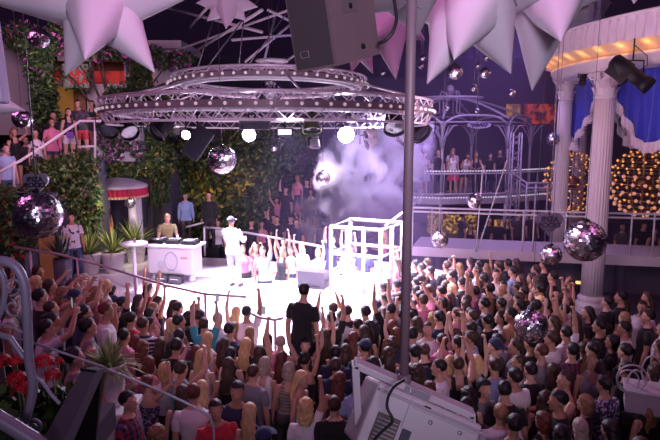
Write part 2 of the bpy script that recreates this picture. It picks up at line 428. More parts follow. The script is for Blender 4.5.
BODY = {}
def body(sex, pose):
    key = (sex, pose)
    if key in BODY: return BODY[key]
    bm, sk, lean = build_body_bm(sex, pose)
    me = bpy.data.meshes.new('tmp'); bm.to_mesh(me); bm.free()
    o = bpy.data.objects.new('tmp', me); COL.objects.link(o)
    md = o.modifiers.new('r', 'REMESH'); md.mode = 'VOXEL'; md.voxel_size = 0.0095; md.use_smooth_shade = True
    sm = o.modifiers.new('s', 'SMOOTH'); sm.factor = 0.5; sm.iterations = 5
    dg = bpy.context.evaluated_depsgraph_get(); ev = o.evaluated_get(dg)
    m2 = bpy.data.meshes.new_from_object(ev)
    bpy.data.objects.remove(o); bpy.data.meshes.remove(me)
    nv = len(m2.vertices); co = np.empty(nv*3); m2.vertices.foreach_get('co', co); co = co.reshape(-1,3)
    no = np.empty(nv*3); m2.vertices.foreach_get('normal', no); no = no.reshape(-1,3)
    fs = [tuple(p.vertices) for p in m2.polygons]
    bpy.data.meshes.remove(m2)
    # which part of the body every vertex belongs to, and how far along it
    def seg(a, b, r):
        a = np.array(a); b = np.array(b); d = b-a; t = np.clip(((co-a)@d)/(d@d), 0, 1)
        return np.linalg.norm(co-(a+t[:,None]*d), axis=1)/r, t
    segs = {}
    for sd in 'RL':
        s = sk[sd]
        segs['u'+sd] = seg(s['sh'], s['el'], 0.055); segs['f'+sd] = seg(s['el'], s['wr'], 0.045); segs['h'+sd] = seg(s['wr'], s['wr']+s['d']*0.16, 0.05)
    sw = abs(sk['R']['sh'].x)
    d_t, t_t = seg((0,-0.005,0.9), (0,-0.01,1.38), 0.125)
    d_t2, _ = seg((-sw*0.6,-0.01,1.40), (sw*0.6,-0.01,1.40), 0.075)
    d_n, _ = seg((0,-0.01,1.47), (0,0,1.56), 0.06); d_h, _ = seg((0,0.0,1.60), (0,0.0,1.70), 0.09)
    d_lr, _ = seg((0.1,0,0.80), (0.115,0,0.05), 0.085); d_ll, _ = seg((-0.1,0,0.80), (-0.115,0,0.05), 0.085)
    keys = ['uR','fR','hR','uL','fL','hL']
    allD = np.stack([segs[k][0] for k in keys] + [np.minimum(d_t,d_t2), d_n, d_h, d_lr, d_ll])
    reg = np.argmin(allD, axis=0)
    names = keys + ['t','n','h','l','l']
    t_u = np.where(reg==0, segs['uR'][1], np.where(reg==3, segs['uL'][1], 2.0))
    t_f = np.where(reg==1, segs['fR'][1], np.where(reg==4, segs['fL'][1], 2.0))
    co2 = deform(co, lean)
    info = dict(co=co, no=no, faces=fs, reg=reg, t_u=t_u, t_f=t_f, lean=lean, sk=sk, sex=sex, pose=pose, def_co=co2)
    # the mesh itself: lips by place, eyes as beads set in the sockets
    mb_v = [tuple(p) for p in co2]; mb_f = list(fs); mi = []
    c = co
    lipv = (np.abs(c[:,0]) < 0.024) & (c[:,1] > 0.085) & (c[:,2] > 1.566) & (c[:,2] < 1.591)
    for f in fs: mi.append(1 if all(lipv[i] for i in f) else 0)
    fw = 1.0 if sex == 'm' else 0.94
    for sx in (-1,1):
        for (cc, r, k) in (((sx*0.031*fw,0.081,1.655),(0.0155,0.011,0.0095),2), ((sx*0.031*fw,0.0895,1.655),(0.0065,0.005,0.0065),3)):
            e = MB().ball(cc, 1, 10, 6, r); off = len(mb_v)
            ev = deform(np.array(e.v), lean); mb_v += [tuple(p) for p in ev]; mb_f += [tuple(i+off for i in f) for f in e.f]; mi += [k]*len(e.f)
    me = bpy.data.meshes.new('person'); me.from_pydata(mb_v, [], mb_f)
    me.polygons.foreach_set('use_smooth', [True]*len(mb_f)); me.polygons.foreach_set('material_index', mi)
    for x in (M_SKIN, M_LIP, M_EYE, M_IRIS): me.materials.append(x)
    me.update(); info['mesh'] = me
    hand = {}
    for sd in 'RL':
        p = np.array([sk[sd]['wr'] + sk[sd]['d']*0.11]); hand[sd] = Vector(deform(p, lean)[0])
    info['hand'] = hand
    BODY[key] = info
    return info

GARM = {}
def shell(info, sel, off, name, wr=0.004):
    "a garment: the chosen stretch of the body's skin, pushed out and folded a little"
    co, no, fs = info['co'], info['no'], info['faces']
    keep = [f for f in fs if all(sel[i] for i in f)]
    used = sorted({i for f in keep for i in f}); idx = {i:k for k,i in enumerate(used)}
    u = np.array(used); c = co[u]; n = no[u]
    w = np.array([noise.noise(Vector(p)*9.0)+0.6*noise.noise(Vector((p[0]*14,p[1]*14,p[2]*26))) for p in c])
    c = c + n*(off + wr*w)[:,None]
    c = deform(c, info['lean'])
    me = bpy.data.meshes.new(name); me.from_pydata([tuple(p) for p in c], [], [tuple(idx[i] for i in f) for f in keep])
    me.polygons.foreach_set('use_smooth', [True]*len(keep)); me.update()
    return me
def garment(info, kind):
    key = (info['sex'], info['pose'], kind)
    if key in GARM: return GARM[key]
    co, reg, tu, tf = info['co'], info['reg'], info['t_u'], info['t_f']
    x, y, z = co[:,0], co[:,1], co[:,2]
    arm = (reg==0)|(reg==3); fore = (reg==1)|(reg==4); hand = (reg==2)|(reg==5)
    torso = (reg==6)|((reg==7)&(z<1.475)); leg = (reg==9)|(reg==10)
    neckline = z < 1.475 + 0.25*np.maximum(0,-y-0.02) - 0.35*np.maximum(0, y-0.03)
    male = info['sex'] == 'm'
    bodyz = torso | (leg & (z > 0.80))
    if kind in ('t_shirt','polo'):
        sel = (bodyz & (z > 0.86) & neckline) | (arm & (tu < 0.62)); off = 0.013 if male else 0.009
    elif kind in ('shirt','jacket'):
        sel = (bodyz & (z > 0.83) & neckline) | arm | (fore & (tf < 0.96)); off = 0.014 if kind == 'shirt' else 0.022
    elif kind == 'tank_top':
        strap = (np.abs(x) > 0.05) & (np.abs(x) < 0.115) & (z < 1.50)
        sel = ((torso | (leg & (z>0.8))) & (z > 0.90) & ((z < 1.345) | strap)); off = 0.008
    elif kind == 'strapless_top':
        sel = (torso & (z > 1.02) & (z < 1.315)); off = 0.008
    elif kind == 'dress_bodice':
        sel = (torso & (z > 0.93) & (z < 1.325)); off = 0.008
    elif kind == 'trousers':
        sel = ((torso & (z < 0.985)) | leg) & (z > 0.075); off = 0.012
    elif kind == 'shorts':
        sel = ((torso & (z < 0.985)) | leg) & (z > 0.60 if male else z > 0.72); off = 0.012
    elif kind == 'shoe':
        sel = (z < 0.09) & (x > 0); off = 0.007
    elif kind == 'shoe_':
        sel = (z < 0.09) & (x < 0); off = 0.007
    me = shell(info, sel, off, kind, 0.005 if kind not in ('shoe','shoe_','tank_top') else 0.0015)
    GARM[key] = me
    return me
def skirt_mesh(info, z1):
    key = (info['sex'], info['pose'], 'skirt', z1)
    if key in GARM: return GARM[key]
    def fn(u, v):
        a = 2*PI*u; z = 1.02 + (z1-1.02)*v
        r = 0.132 + 0.055*min(1, v*2.2) + 0.055*v; fold = 1 + 0.05*v*math.sin(9*a)
        return Vector((r*1.03*fold*math.cos(a), -0.016 + r*0.90*fold*math.sin(a), z))
    mb = MB().grid(fn, 36, 12); me = mb.mesh('skirt', M_CLOTH); me.materials.clear()
    GARM[key] = me
    return me

HAIRM = {}
def hair_mesh(style, lean):
    key = (style, lean)
    if key in HAIRM: return HAIRM[key]
    v = []; f = []
    def cap(rx, ry, rz, lo_back, amp, front=0.058, cz=1.683):
        e = MB().ball((0,-0.006,cz), 1, 40, 26, (rx,ry,rz)); vv = []
        for p in e.v:
            q = Vector(p); n = noise.noise(q*38)*amp + noise.noise(q*16)*amp
            vv.append((q - Vector((0,-0.006,cz)))*(1+n) + Vector((0,-0.006,cz)))
        def ok(p):
            if p.y > front: return p.z > 1.722
            if p.y > 0.012: return p.z > 1.655 + (p.y-0.012)*1.3
            return p.z > lo_back + max(0, p.y+0.03)*0.9
        ff = [g for g in e.f if all(ok(vv[i]) for i in g)]
        o = len(v); v.extend(vv); f.extend(tuple(i+o for i in g) for g in ff)
    def mane(z1, w0, w1, th, back, wave, curl=0.0):
        n = 28; rows = 16
        def fn(u, t):
            a = 2*PI*u; z = 1.70 + (z1-1.70)*t
            cy = -0.030 - back*min(1, t*2.0) ; rx = (w0 + (w1-w0)*t*t)*(1.0 if t < 0.8 else 1-(t-0.8)*2.2); ry = 0.072*(1-t) + th*t
            if t == 0: rx *= 0.7; ry *= 0.7
            p = Vector((rx*math.cos(a), cy + ry*math.sin(a), z))
            nn = noise.noise(Vector((p.x*30, p.y*30, z*(6+curl*30))))*wave + noise.noise(Vector((p.x*70,p.y*70,z*(8+curl*50))))*wave*0.6
            return p + Vector((p.x, p.y-cy, 0)).normalized()*nn
        e = MB().grid(fn, n, rows); 
        o = len(v); v.extend(Vector(p) for p in e.v); f.extend(tuple(i+o for i in g) for g in e.f)
        w = n+1; f.append(tuple(o+rows*w+i for i in range(n))[::-1])
    def addmb(e):
        o = len(v); v.extend(Vector(p) for p in e.v); f.extend(tuple(i+o for i in g) for g in e.f)
    if style == 's': cap(0.083,0.104,0.098,1.615,0.05)
    elif style == 'x': cap(0.079,0.100,0.092,1.62,0.008, 0.05)
    elif style == 'l': cap(0.087,0.108,0.100,1.60,0.03); mane(1.27,0.086,0.118,0.024,0.075,0.020)
    elif style == 'm': cap(0.087,0.108,0.100,1.60,0.03); mane(1.42,0.087,0.105,0.034,0.050,0.020)
    elif style == 'b': cap(0.090,0.112,0.102,1.59,0.05); mane(1.515,0.092,0.094,0.055,0.022,0.020)
    elif style == 'c': cap(0.096,0.118,0.108,1.58,0.14); mane(1.46,0.098,0.105,0.055,0.040,0.028,1.0)
    elif style == 'p':
        cap(0.081,0.103,0.096,1.60,0.02)
        addmb(MB().tube([(0,-0.10,1.70),(0,-0.135,1.69),(0,-0.145,1.62),(0,-0.140,1.48),(0.01,-0.125,1.33)], [0.018,0.028,0.034,0.030,0.008], 12))
    elif style == 'u':
        cap(0.082,0.104,0.097,1.60,0.03); addmb(MB().ball((0,-0.085,1.765), 1, 14, 10, (0.045,0.045,0.040)))
    elif style == 'k':   # baseball cap over short hair: hair only, the cap is its own mesh
        cap(0.081,0.102,0.090,1.615,0.03)
    c = deform(np.array([tuple(p) for p in v]), lean)
    me = bpy.data.meshes.new('hair'); me.from_pydata([tuple(p) for p in c], [], f)
    me.polygons.foreach_set('use_smooth', [True]*len(f)); me.materials.append(M_HAIR); me.update()
    HAIRM[key] = me
    return me
def cap_mesh(lean, back=False):
    key = ('cap', lean, back)
    if key in HAIRM: return HAIRM[key]
    e = MB().ball((0,-0.004,1.688), 1, 32, 20, (0.088,0.110,0.098)); sg = -1 if back else 1
    keep = [g for g in e.f if all(e.v[i][2] > 1.690 for i in g)]
    m = MB().add(e.v, keep, True)
    def brim(u, v):
        a = PI*(0.18+0.64*u); r = 0.088 + 0.075*v*math.sin(a)**0.6
        return Vector((0.90*r*math.cos(a), sg*(0.005 + r*1.22*math.sin(a)), 1.696 - 0.02*v - 0.010*math.cos(2*a)))
    m.grid(brim, 16, 4); m.grid(lambda u,v: brim(1-u,v)-Vector((0,0,0.004)), 16, 4)
    m.v = [tuple(p) for p in deform(np.array(m.v), lean)]
    me = m.mesh('cap', M_CLOTH); HAIRM[key] = me
    return me

SKINS = [(0.62,0.36,0.26),(0.55,0.30,0.21),(0.66,0.42,0.32),(0.48,0.26,0.17),(0.60,0.34,0.24)]
HCOL = {'d':(0.012,0.010,0.010),'n':(0.055,0.030,0.018),'y':(0.62,0.42,0.20),'r':(0.13,0.035,0.020),'g':(0.42,0.34,0.27),'o':(0.28,0.16,0.075)}
TCOL = {'w':((0.78,0.76,0.78),'white'),'b':((0.012,0.012,0.014),'black'),'n':((0.020,0.028,0.075),'navy'),'g':((0.22,0.22,0.25),'grey'),'r':((0.55,0.03,0.05),'red'),
        'p':((0.70,0.22,0.36),'pink'),'u':((0.36,0.50,0.74),'light blue'),'e':((0.17,0.07,0.24),'purple'),'t':((0.06,0.42,0.50),'teal'),'m':((0.07,0.06,0.075),'dark'),
        'o':((0.66,0.16,0.05),'orange'),'l':((0.26,0.22,0.10),'olive'),'c':((0.62,0.50,0.42),'beige'),'v':((0.45,0.36,0.52),'lilac'),
        'q':(None,'dark plaid'),'z':(None,'navy and white striped'),'y':(None,'rainbow striped'),'f':(None,'dark floral'),'j':(None,'printed white')}
PATT = {'q': lambda: plaid('plaid_cloth',(0.02,0.02,0.05),(0.05,0.05,0.14),(0.30,0.03,0.05)), 'z': lambda: stripes('navy_white_stripes',(0.02,0.025,0.06),(0.55,0.55,0.62),0.032,'Z',0.62),
        'y': lambda: stripes('rainbow_stripes',(0.10,0.22,0.30),(0.50,0.30,0.12),0.026), 'f': lambda: spotted('floral_cloth',(0.05,0.035,0.10),(0.45,0.40,0.50),26,0.54),
        'j': lambda: spotted('print_cloth',(0.74,0.72,0.76),(0.05,0.05,0.07),9,0.60)}
TTYPE = {'t':'t_shirt','k':'tank_top','s':'shirt','d':'dress_bodice','h':'strapless_top','J':'jacket','x':None}
TWORD = {'t':'T-shirt','k':'tank top','s':'shirt','d':'strapless dress','h':'strapless top','J':'jacket','x':'bare chest'}
NPEOPLE = []
def person(pos, yaw, sex, hair, top, pose, height=None, bottom=None, label=None, group=None, shoes=False, capback=False, capcol=None):
    """hair: style + colour letter; top: type + colour letter; yaw in degrees clockwise from facing away from the camera"""
    inf = body(sex, pose); i = len(NPEOPLE)
    h = height or (1.77 if sex == 'm' else 1.66)*(1+0.035*math.sin(i*2.7))
    o = bpy.data.objects.new('person', inf['mesh']); COL.objects.link(o)
    o.location = pos; o.rotation_euler = (0.05*math.sin(i*1.7), 0.05*math.sin(i*2.9+1), -R(yaw+14*math.sin(i*5.3))); o.scale = (h/1.77,)*3
    sk = SKINS[(i*7+3) % len(SKINS)]; o.color = (*sk, 1)
    hr = link('hair', hair_mesh(hair[0], inf['lean']), o); hc = HCOL[hair[1]]; f = 0.85 + 0.3*((i*37)%10)/10
    hr.color = (hc[0]*f, hc[1]*f, hc[2]*f, 1)
    if hair[0] == 'k':
        cp = link('cap', cap_mesh(inf['lean'], capback), o); cp.color = (*(capcol or (0.02,0.03,0.09)), 1)
    tt, tc = TTYPE[top[0]], TCOL[top[1]]
    def dress(name, me, patt=None, col=None, base=M_CLOTH):
        g = link(name, me, o)
        if len(me.materials) == 0: me.materials.append(base)
        if patt:
            g.material_slots[0].link = 'OBJECT'; g.material_slots[0].material = patt
        else: g.color = (*col, 1)
        return g
    pt = PATT[top[1]]() if top[1] in PATT else None
    if tt:
        dress(tt if tt != 'dress_bodice' else 'dress', garment(inf, tt), pt, tc[0])
        if tt == 'dress_bodice': dress('skirt', skirt_mesh(inf, 0.62), pt, tc[0])
    if tt != 'dress_bodice':
        bt = bottom or ('trousers', (0.025,0.030,0.055) if i % 3 else (0.02,0.02,0.022))
        if bt[0] == 'skirt': dress('skirt', skirt_mesh(inf, 0.60), None, bt[1])
        else: dress(bt[0], garment(inf, bt[0]), None, bt[1], M_DENIM)
    for sd in (('shoe','shoe_') if shoes else ()): dress('shoe', garment(inf, sd), None, shoes if isinstance(shoes, tuple) else (0.03,0.03,0.03), M_LEATHER)
    NPEOPLE.append(o)
    if label: tag(o, label, 'person', group)
    o['category'] = 'person'
    return o
# ------------------------------------------------------------------ setting
dark_floor = mat('dance_floor_dark', (0.05,0.04,0.05), 0.45, var=0.3, scale=1.5, bump=0.1)
night_wall = mat('night_wall', (0.085,0.075,0.105), 0.8, var=0.25, scale=0.8, bump=0.1)
house_wall = mat('rendered_house_wall', (0.62,0.55,0.60), 0.85, var=0.12, scale=2.0, bump=0.1)
stage_white = mat('white_stage_floor', (0.82,0.80,0.84), 0.35, var=0.03, scale=2)
stage_red = mat('red_floor_line', (0.75,0.10,0.06), 0.4)
fascia = mat('white_fascia', (0.74,0.68,0.76), 0.5, var=0.04)
wood = mat('warm_wood', (0.30,0.16,0.07), 0.6, var=0.25, scale=5, stretch=(1,1,8))

tag(MB().box((0,16,-0.1),(46,44,0.2)).build('floor', dark_floor), kind='structure')
tag(MB().box((0,34,4),(46,0.4,9)).build('wall_back', night_wall), kind='structure')
tag(MB().box((23,16,4),(0.4,44,9)).build('wall_right', night_wall), kind='structure')

# --- stage
SZ = 0.8
st = thing('stage', 'white round stage under the lighting rings with a red line on its floor', 'stage', (-0.2,13.6,0))
poly = []
for k in range(64):
    a = 2*PI*k/64; poly.append((5.0*math.cos(a)*1.0, 4.3*math.sin(a)))
MB().prism(poly, 0, SZ).build('round_deck', stage_white, st)
MB().prism([(-9.5,-1.2),(-3.0,-1.9),(-1.0,4.0),(-2.2,4.55),(-9.5,5.6)], 0, SZ-0.004).build('side_deck', stage_white, st)
ring = MB()
n = 96
vs = []
for k in range(n):
    a = 2*PI*k/n
    for rr in (3.62, 3.80): vs.append((0.35+rr*math.cos(a), -0.25+rr*0.93*math.sin(a), SZ+0.004))
ring.add(vs, [(2*k, 2*k+1, (2*k+3)%(2*n), (2*k+2)%(2*n)) for k in range(n)])
ring.build('red_line', stage_red, st)

# --- left tier where the crowd by the rail stands
TZ = 0.75
tag(MB().prism([(-14,4.5),(-2.35,4.5),(-2.45,7.2),(-3.05,8.6),(-3.5,10.3),(-5.2,11.2),(-14,11.6)], 0, TZ).build('floor_tier', dark_floor), kind='structure')

# --- terrace with its house, upper left
def block(name, x0,x1,y0,y1,z0,z1,m, kind='structure'): return tag(MB().box(((x0+x1)/2,(y0+y1)/2,(z0+z1)/2),(x1-x0,y1-y0,z1-z0)).build(name, m), kind=kind)
block('floor_terrace', -20,-8.35,17.2,21,0,3.95, house_wall)
block('floor_terrace_back', -20,-5.6,21,26,0,3.95, night_wall)
# house facade with openings (door, sign panel, long window)
HY = 25.0
def wl(px, py): p = P(px,py,HY); return p.x, p.z
amber_in = mat('amber_lit_room', (0.45,0.27,0.08), 0.8, var=0.5, scale=1.2, emit=(0.9,0.36,0.05), estr=0.13)
red_in = mat('red_lit_room', (0.4,0.10,0.06), 0.8, var=0.3, scale=3, emit=(1.0,0.05,0.05), estr=0.26)
brown_in = mat('brown_ceiling', (0.20,0.12,0.06), 0.8, var=0.3, scale=3)
xa, zt = wl(-40, 48); xb, zb = wl(175, 125); 
def strip(px0,py0,px1,py1,name,m,y=HY,d=0.3):
    a = P(px0,py0,y); b = P(px1,py1,y)
    return MB().box(((a.x+b.x)/2, y+d/2, (a.z+b.z)/2), (abs(b.x-a.x), d, abs(a.z-b.z))).build(name, m)
hw = MB()
def addstrip(mb, px0,py0,px1,py1,y=HY,d=0.3):
    a = P(px0,py0,y); b = P(px1,py1,y); mb.box(((a.x+b.x)/2, y+d/2, (a.z+b.z)/2), (abs(b.x-a.x), d, abs(a.z-b.z)))
addstrip(hw,-60,50,31,135); addstrip(hw,31,50,57,56); addstrip(hw,57,50,175,61); addstrip(hw,86,84,125,135); addstrip(hw,125,61,128,135); addstrip(hw,152,61,185,135); addstrip(hw,89,61,92,84); addstrip(hw,57,81,89,85); addstrip(hw,31,56,34,135)
addstrip(hw,128,95,152,135)
tag(hw.build('wall_house', house_wall), kind='structure')
rm = MB(); addstrip(rm,20,50,190,140,HY+2.2,0.2); tag(rm.build('wall_house_inside', brown_in), kind='structure')

tag(strip(56,86,74,118,'door_1',amber_in,HY+0.5,0.1), kind='structure')
tag(strip(73,86,87,125,'door_2',wood,HY+0.2,0.1), kind='structure')
# roof slab over the house
a = P(-60,50,HY); b = P(185,50,HY)
tag(MB().box(((a.x+b.x)/2, HY+1.2, a.z+0.15),(b.x-a.x, 3.6, 0.3)).build('roof_house', house_wall), kind='structure')

# --- hillside wall behind the planting
block('wall_planting', -10.0, 0.4, 26.0, 26.3, 0, 6.2, night_wall)
# --- dark bar front and wall behind the walkway
block('wall_bar', 1.2, 18, 30.0, 30.3, 0, 7.2, night_wall)
# --- lit window far behind the iron gazebo
def emit_noise(name, c1, c2, scale, s1, s2, thr=0.5):
    m = mat(name, c1, 0.7); nt = m.node_tree; N = nt.nodes; L = nt.links; b = N['Principled BSDF']
    tc = N.new('ShaderNodeTexCoord'); nz = N.new('ShaderNodeTexNoise'); nz.inputs['Scale'].default_value = scale; L.new(tc.outputs['Object'], nz.inputs['Vector'])
    mr = N.new('ShaderNodeMapRange'); mr.inputs[1].default_value = thr-0.08; mr.inputs[2].default_value = thr+0.1; mr.inputs[3].default_value = s1; mr.inputs[4].default_value = s2
    L.new(nz.outputs['Fac'], mr.inputs[0]); L.new(mr.outputs[0], b.inputs['Emission Strength']); b.inputs['Emission Color'].default_value = (*c2,1)
    return m
tag(strip(525,104,556,124,'window_2',emit_noise('red_lit_foliage_window',(0.2,0.05,0.03),(1.0,0.10,0.04),4.5,0.01,0.35),29.6,0.1), kind='structure')
# bar shelves behind the walkway, their amber light put in as patchy glow
tag(strip(428,212,476,236,'bar_glow',emit_noise('amber_bar_back',(0.25,0.14,0.08),(1.0,0.50,0.14),7.0,0.02,0.7,0.55),27.0,0.1), kind='structure')
tag(strip(495,220,510,234,'window_4',emit_noise('amber_bar_window',(0.3,0.18,0.05),(1.0,0.5,0.08),1.2,0.05,0.5,0.45),27.0,0.1), kind='structure')
tag(strip(34,71,160,84,'red_glow_strip_1',emit_noise('red_wall_glow',(0.35,0.08,0.06),(1.0,0.06,0.06),2.2,0.03,0.30,0.46),HY+1.9,0.1), kind='structure')  # red light of the room put into this strip as glow
tag(strip(507,104,520,117,'window_1',emit_noise('amber_window',(0.4,0.22,0.1),(1.0,0.42,0.12),4.0,0.05,0.40,0.5),29.6,0.1), kind='structure')
# ------------------------------------------------------------------ big furniture of the place
# --- lighting rings
bulb_glow = mat('bulb_glow_pinkish', (0.8,0.7,0.75), 0.3, emit=(1.0,0.82,0.92), estr=0.30)
def truss_ring(name, label, c, Rr, zb, band_h, top_h, nb, nz, low, tilt):
    t = thing(name, label, 'truss', c); t.rotation_euler = (-R(tilt),0,0)
    def circ(rr, z, n=96): return [(rr*math.cos(2*PI*k/n), rr*math.sin(2*PI*k/n), z) for k in range(n)]
    m = MB().tube(circ(Rr, top_h), 0.026, 8, True); m.tube(circ(Rr-0.28, top_h), 0.026, 8, True); m.build('top_chord', truss_metal, t)
    MB().tube(circ(Rr-0.30, 0), 0.050, 8, True).tube(circ(Rr-0.12,-0.2 if low else 0.0),0.022,8,True).build('bottom_chord', white_metal, t)
    b = MB(); n = 96
    for s in (0,1):
        vs = []
        for k in range(n):
            a = 2*PI*k/n
            vs += [((Rr+0.03*s)*math.cos(a),(Rr+0.03*s)*math.sin(a),0.0), ((Rr+0.03*s)*math.cos(a),(Rr+0.03*s)*math.sin(a),band_h)]
        b.add(vs, [(2*k, (2*k+2)%(2*n), (2*k+3)%(2*n), 2*k+1) for k in range(n)])
    b.build('bulb_band', mat('bronze_band',(0.24,0.19,0.21),0.5,0.3), t)
    z = MB()
    for k in range(nz):
        a0 = 2*PI*k/nz; a1 = 2*PI*(k+0.5)/nz; a2 = 2*PI*(k+1)/nz
        p0 = (Rr*math.cos(a0),Rr*math.sin(a0),band_h); p1 = (Rr*math.cos(a1),Rr*math.sin(a1),top_h); p2 = (Rr*math.cos(a2),Rr*math.sin(a2),band_h)
        z.tube([p0,p1],0.012,5); z.tube([p1,p2],0.012,5)
        q0 = ((Rr-.3)*math.cos(a0),(Rr-.3)*math.sin(a0),0); q1 = ((Rr-.28)*math.cos(a1),(Rr-.28)*math.sin(a1),top_h); q2 = ((Rr-.3)*math.cos(a2),(Rr-.3)*math.sin(a2),0)
        s0 = (Rr*math.cos(a0),Rr*math.sin(a0),0); s1 = ((Rr-.12)*math.cos(a1),(Rr-.12)*math.sin(a1),-0.2); s2 = (Rr*math.cos(a2),Rr*math.sin(a2),0)
        if low: z.tube([s0,s1],0.011,5); z.tube([s1,s2],0.011,5)
        z.tube([q0,q1],0.012,5); z.tube([q1,q2],0.012,5); z.tube([q0,p0],0.014,5)
    z.build('lattice_braces', truss_metal, t)
    bm_ = MB().ball((0,0,0), 0.030, 8, 6).mesh('bulb', bulb_glow)
    for k in range(nb):
        a = 2*PI*k/nb
        link('bulb', bm_, t, ((Rr+0.055)*math.cos(a),(Rr+0.055)*math.sin(a),band_h*0.5))
    return t
RC = (-1.33,13.5)
truss_ring('lighting_ring', 'lower and wider of the two round lattice trusses over the stage', (RC[0],RC[1],5.10), 3.55, 0, 0.12, 0.27, 90, 52, True, 1.5)
truss_ring('lighting_ring', 'upper and smaller round lattice truss, nested above the wide one', (RC[0],RC[1],5.69), 2.12, 0, 0.09, 0.19, 60, 36, False, 3.2)
def strut(name, label, pts, r, m=truss_metal, cat='strut', group=None): return tag(MB().tube(pts, r, 8).build(name, m), label, cat, group)
for k in range(8):
    a = 2*PI*k/8+0.25
    strut('ring_brace', 'thin slanting metal brace tying the upper lighting ring to the lower one',
          [(RC[0]+3.5*math.cos(a), RC[1]+3.5*math.sin(a), 5.36-0.09*math.sin(a)), (RC[0]+2.12*math.cos(a), RC[1]+2.12*math.sin(a), 5.71-0.12*math.sin(a))], 0.022, group='braces between the lighting rings')
# roof frame: slim pale rods over the stage, with hanging cables
rods = [((160,6,24),(262,32,18)),((172,52,24),(300,6,20)),((190,27,22),(214,0,19)),((245,62,21),(330,-8,24)),((232,40,20),(330,32,24)),((262,70,21),(280,-5,26)),((285,62,22),(345,20,22)),((188,56,25),(262,10,16)),((268,10,20),(340,46,26))]
for i,(a,b) in enumerate(rods):
    strut('roof_rod', 'pale steel rod of the open roof frame above the lighting rings, %s counting along' % ORD(i+1), [P(*a),P(*b)], 0.045, white_metal, 'roof rod', 'roof rods')
for i,(x0,y0,x1,y1,Y) in enumerate([(193,80,222,-5,12.5),(197,80,262,-5,12.3),(240,76,300,-5,15),(238,76,246,-5,15)]):
    strut('hanging_cable', 'taut steel cable holding up the upper lighting ring, %s from the left' % ORD(i+1), [P(x0,y0,Y),P(x1,y1,Y)], 0.014, wire_grey, 'cable', 'ring cables')
# white saucer above the upper ring
t = thing('saucer_lamp', 'flat white saucer disc floating above the upper lighting ring', 'lamp', P(272,61,13.5))
MB().lathe([(0.02,0.05),(0.34,0.03),(0.37,0.0),(0.34,-0.03),(0.02,-0.05)], 32).build('disc', white_metal, t)
MB().tube([(0,0,0.04),(0,0,0.35)],0.02).build('stem', black_metal, t); MB().ball((0,0,-0.06),0.07,12,8).build('hub', black_metal, t)

# --- stage lamps hanging from the lower ring
lamp_on = mat('stage_lamp_lens_lit', (1,1,1), 0.2, emit=(0.93,0.88,1.0), estr=90)
lens_dark = mat('glass_lens_dark', (0.03,0.03,0.04), 0.08)
def par(label, px, py, Y, r, lit, body=black_metal, aim=(0,-1,-0.15), drop=0.45, name='stage_lamp', group=None, lensmat=None):
    p = P(px,py,Y); t = thing(name, label, 'lamp', p, 0, group)
    q = Vector(aim).to_track_quat('Y','Z').to_matrix()
    MB().lathe([(r*0.55,-r*2.2),(r*0.8,-r*2.0),(r*0.95,-r*0.9),(r*1.12,0),(r*1.16,0.03),(r*1.04,0.03),(r*1.0,0.0)], 20, cap=False, rot=q @ Matrix.Rotation(-PI/2,3,'X')).build('housing', body, t)
    MB().lathe([(0.001,0.0),(r*0.6,-0.005),(r*1.0,-0.02)], 20, rot=q @ Matrix.Rotation(-PI/2,3,'X'), cap=False).build('lens', lensmat or (lamp_on if lit else lens_dark), t)
    y = MB(); y.tube([(-r*1.3,0,0),(-r*1.3,0,r*1.6),(r*1.3,0,r*1.6),(r*1.3,0,0)],0.014,6); y.tube([(0,0,r*1.6),(0,0,drop)],0.018,6); y.build('hanging_yoke', black_metal, t)
    return t
par('small lit stage lamp at the left under the lower lighting ring', 186,135,13.2,0.095,True)
par('bright lit stage lamp straight under the middle of the lower ring', 249,135,13.0,0.14,True)
par('largest and brightest stage lamp, right of centre under the lower ring', 346,135,13.0,0.17,True)
par('olive green domed searchlight hanging under the lower ring', 312,130,12.4,0.17,False,mat('olive_metal',(0.10,0.13,0.05),0.35,0.5),(0.05,-0.4,-0.9),name='searchlight')
par('grey small searchlight below the olive green one', 315,146,12.6,0.10,False,mat('grey_metal',(0.35,0.33,0.38),0.4,0.4),(0,-0.3,-0.9))
pale = mat('pale_lamp_metal',(0.7,0.66,0.75),0.35,0.1)
par('upper of two pale spotlights beside the brightest lamp', 366,135,14.5,0.13,False,pale,(-0.9,-0.5,-0.3))
par('lower of two pale spotlights beside the brightest lamp', 367,144,14.5,0.13,False,pale,(-0.9,-0.5,-0.45))
for i,(x,y,Y,r,lb) in enumerate([(108,131,14.5,0.22,'black moving stage lamp hanging at the far left of the lower ring'),(130,133,14,0.20,'black moving stage lamp hanging left, beside the bougainvillea box'),
        (156,133,14,0.22,'black moving stage lamp hanging between bougainvillea and small lit lamp'),(395,128,14,0.24,'black moving stage lamp hanging left of the tall grey pole'),(422,134,14.6,0.24,'black moving stage lamp hanging just right of the tall grey pole'),(404,139,15,0.18,'black stage lamp hanging behind the tall grey pole')]):
    par(lb, x,y,Y,r,False,black_metal,(math.sin(i*2.1)*0.6,-0.6,-0.6),name='moving_lamp')
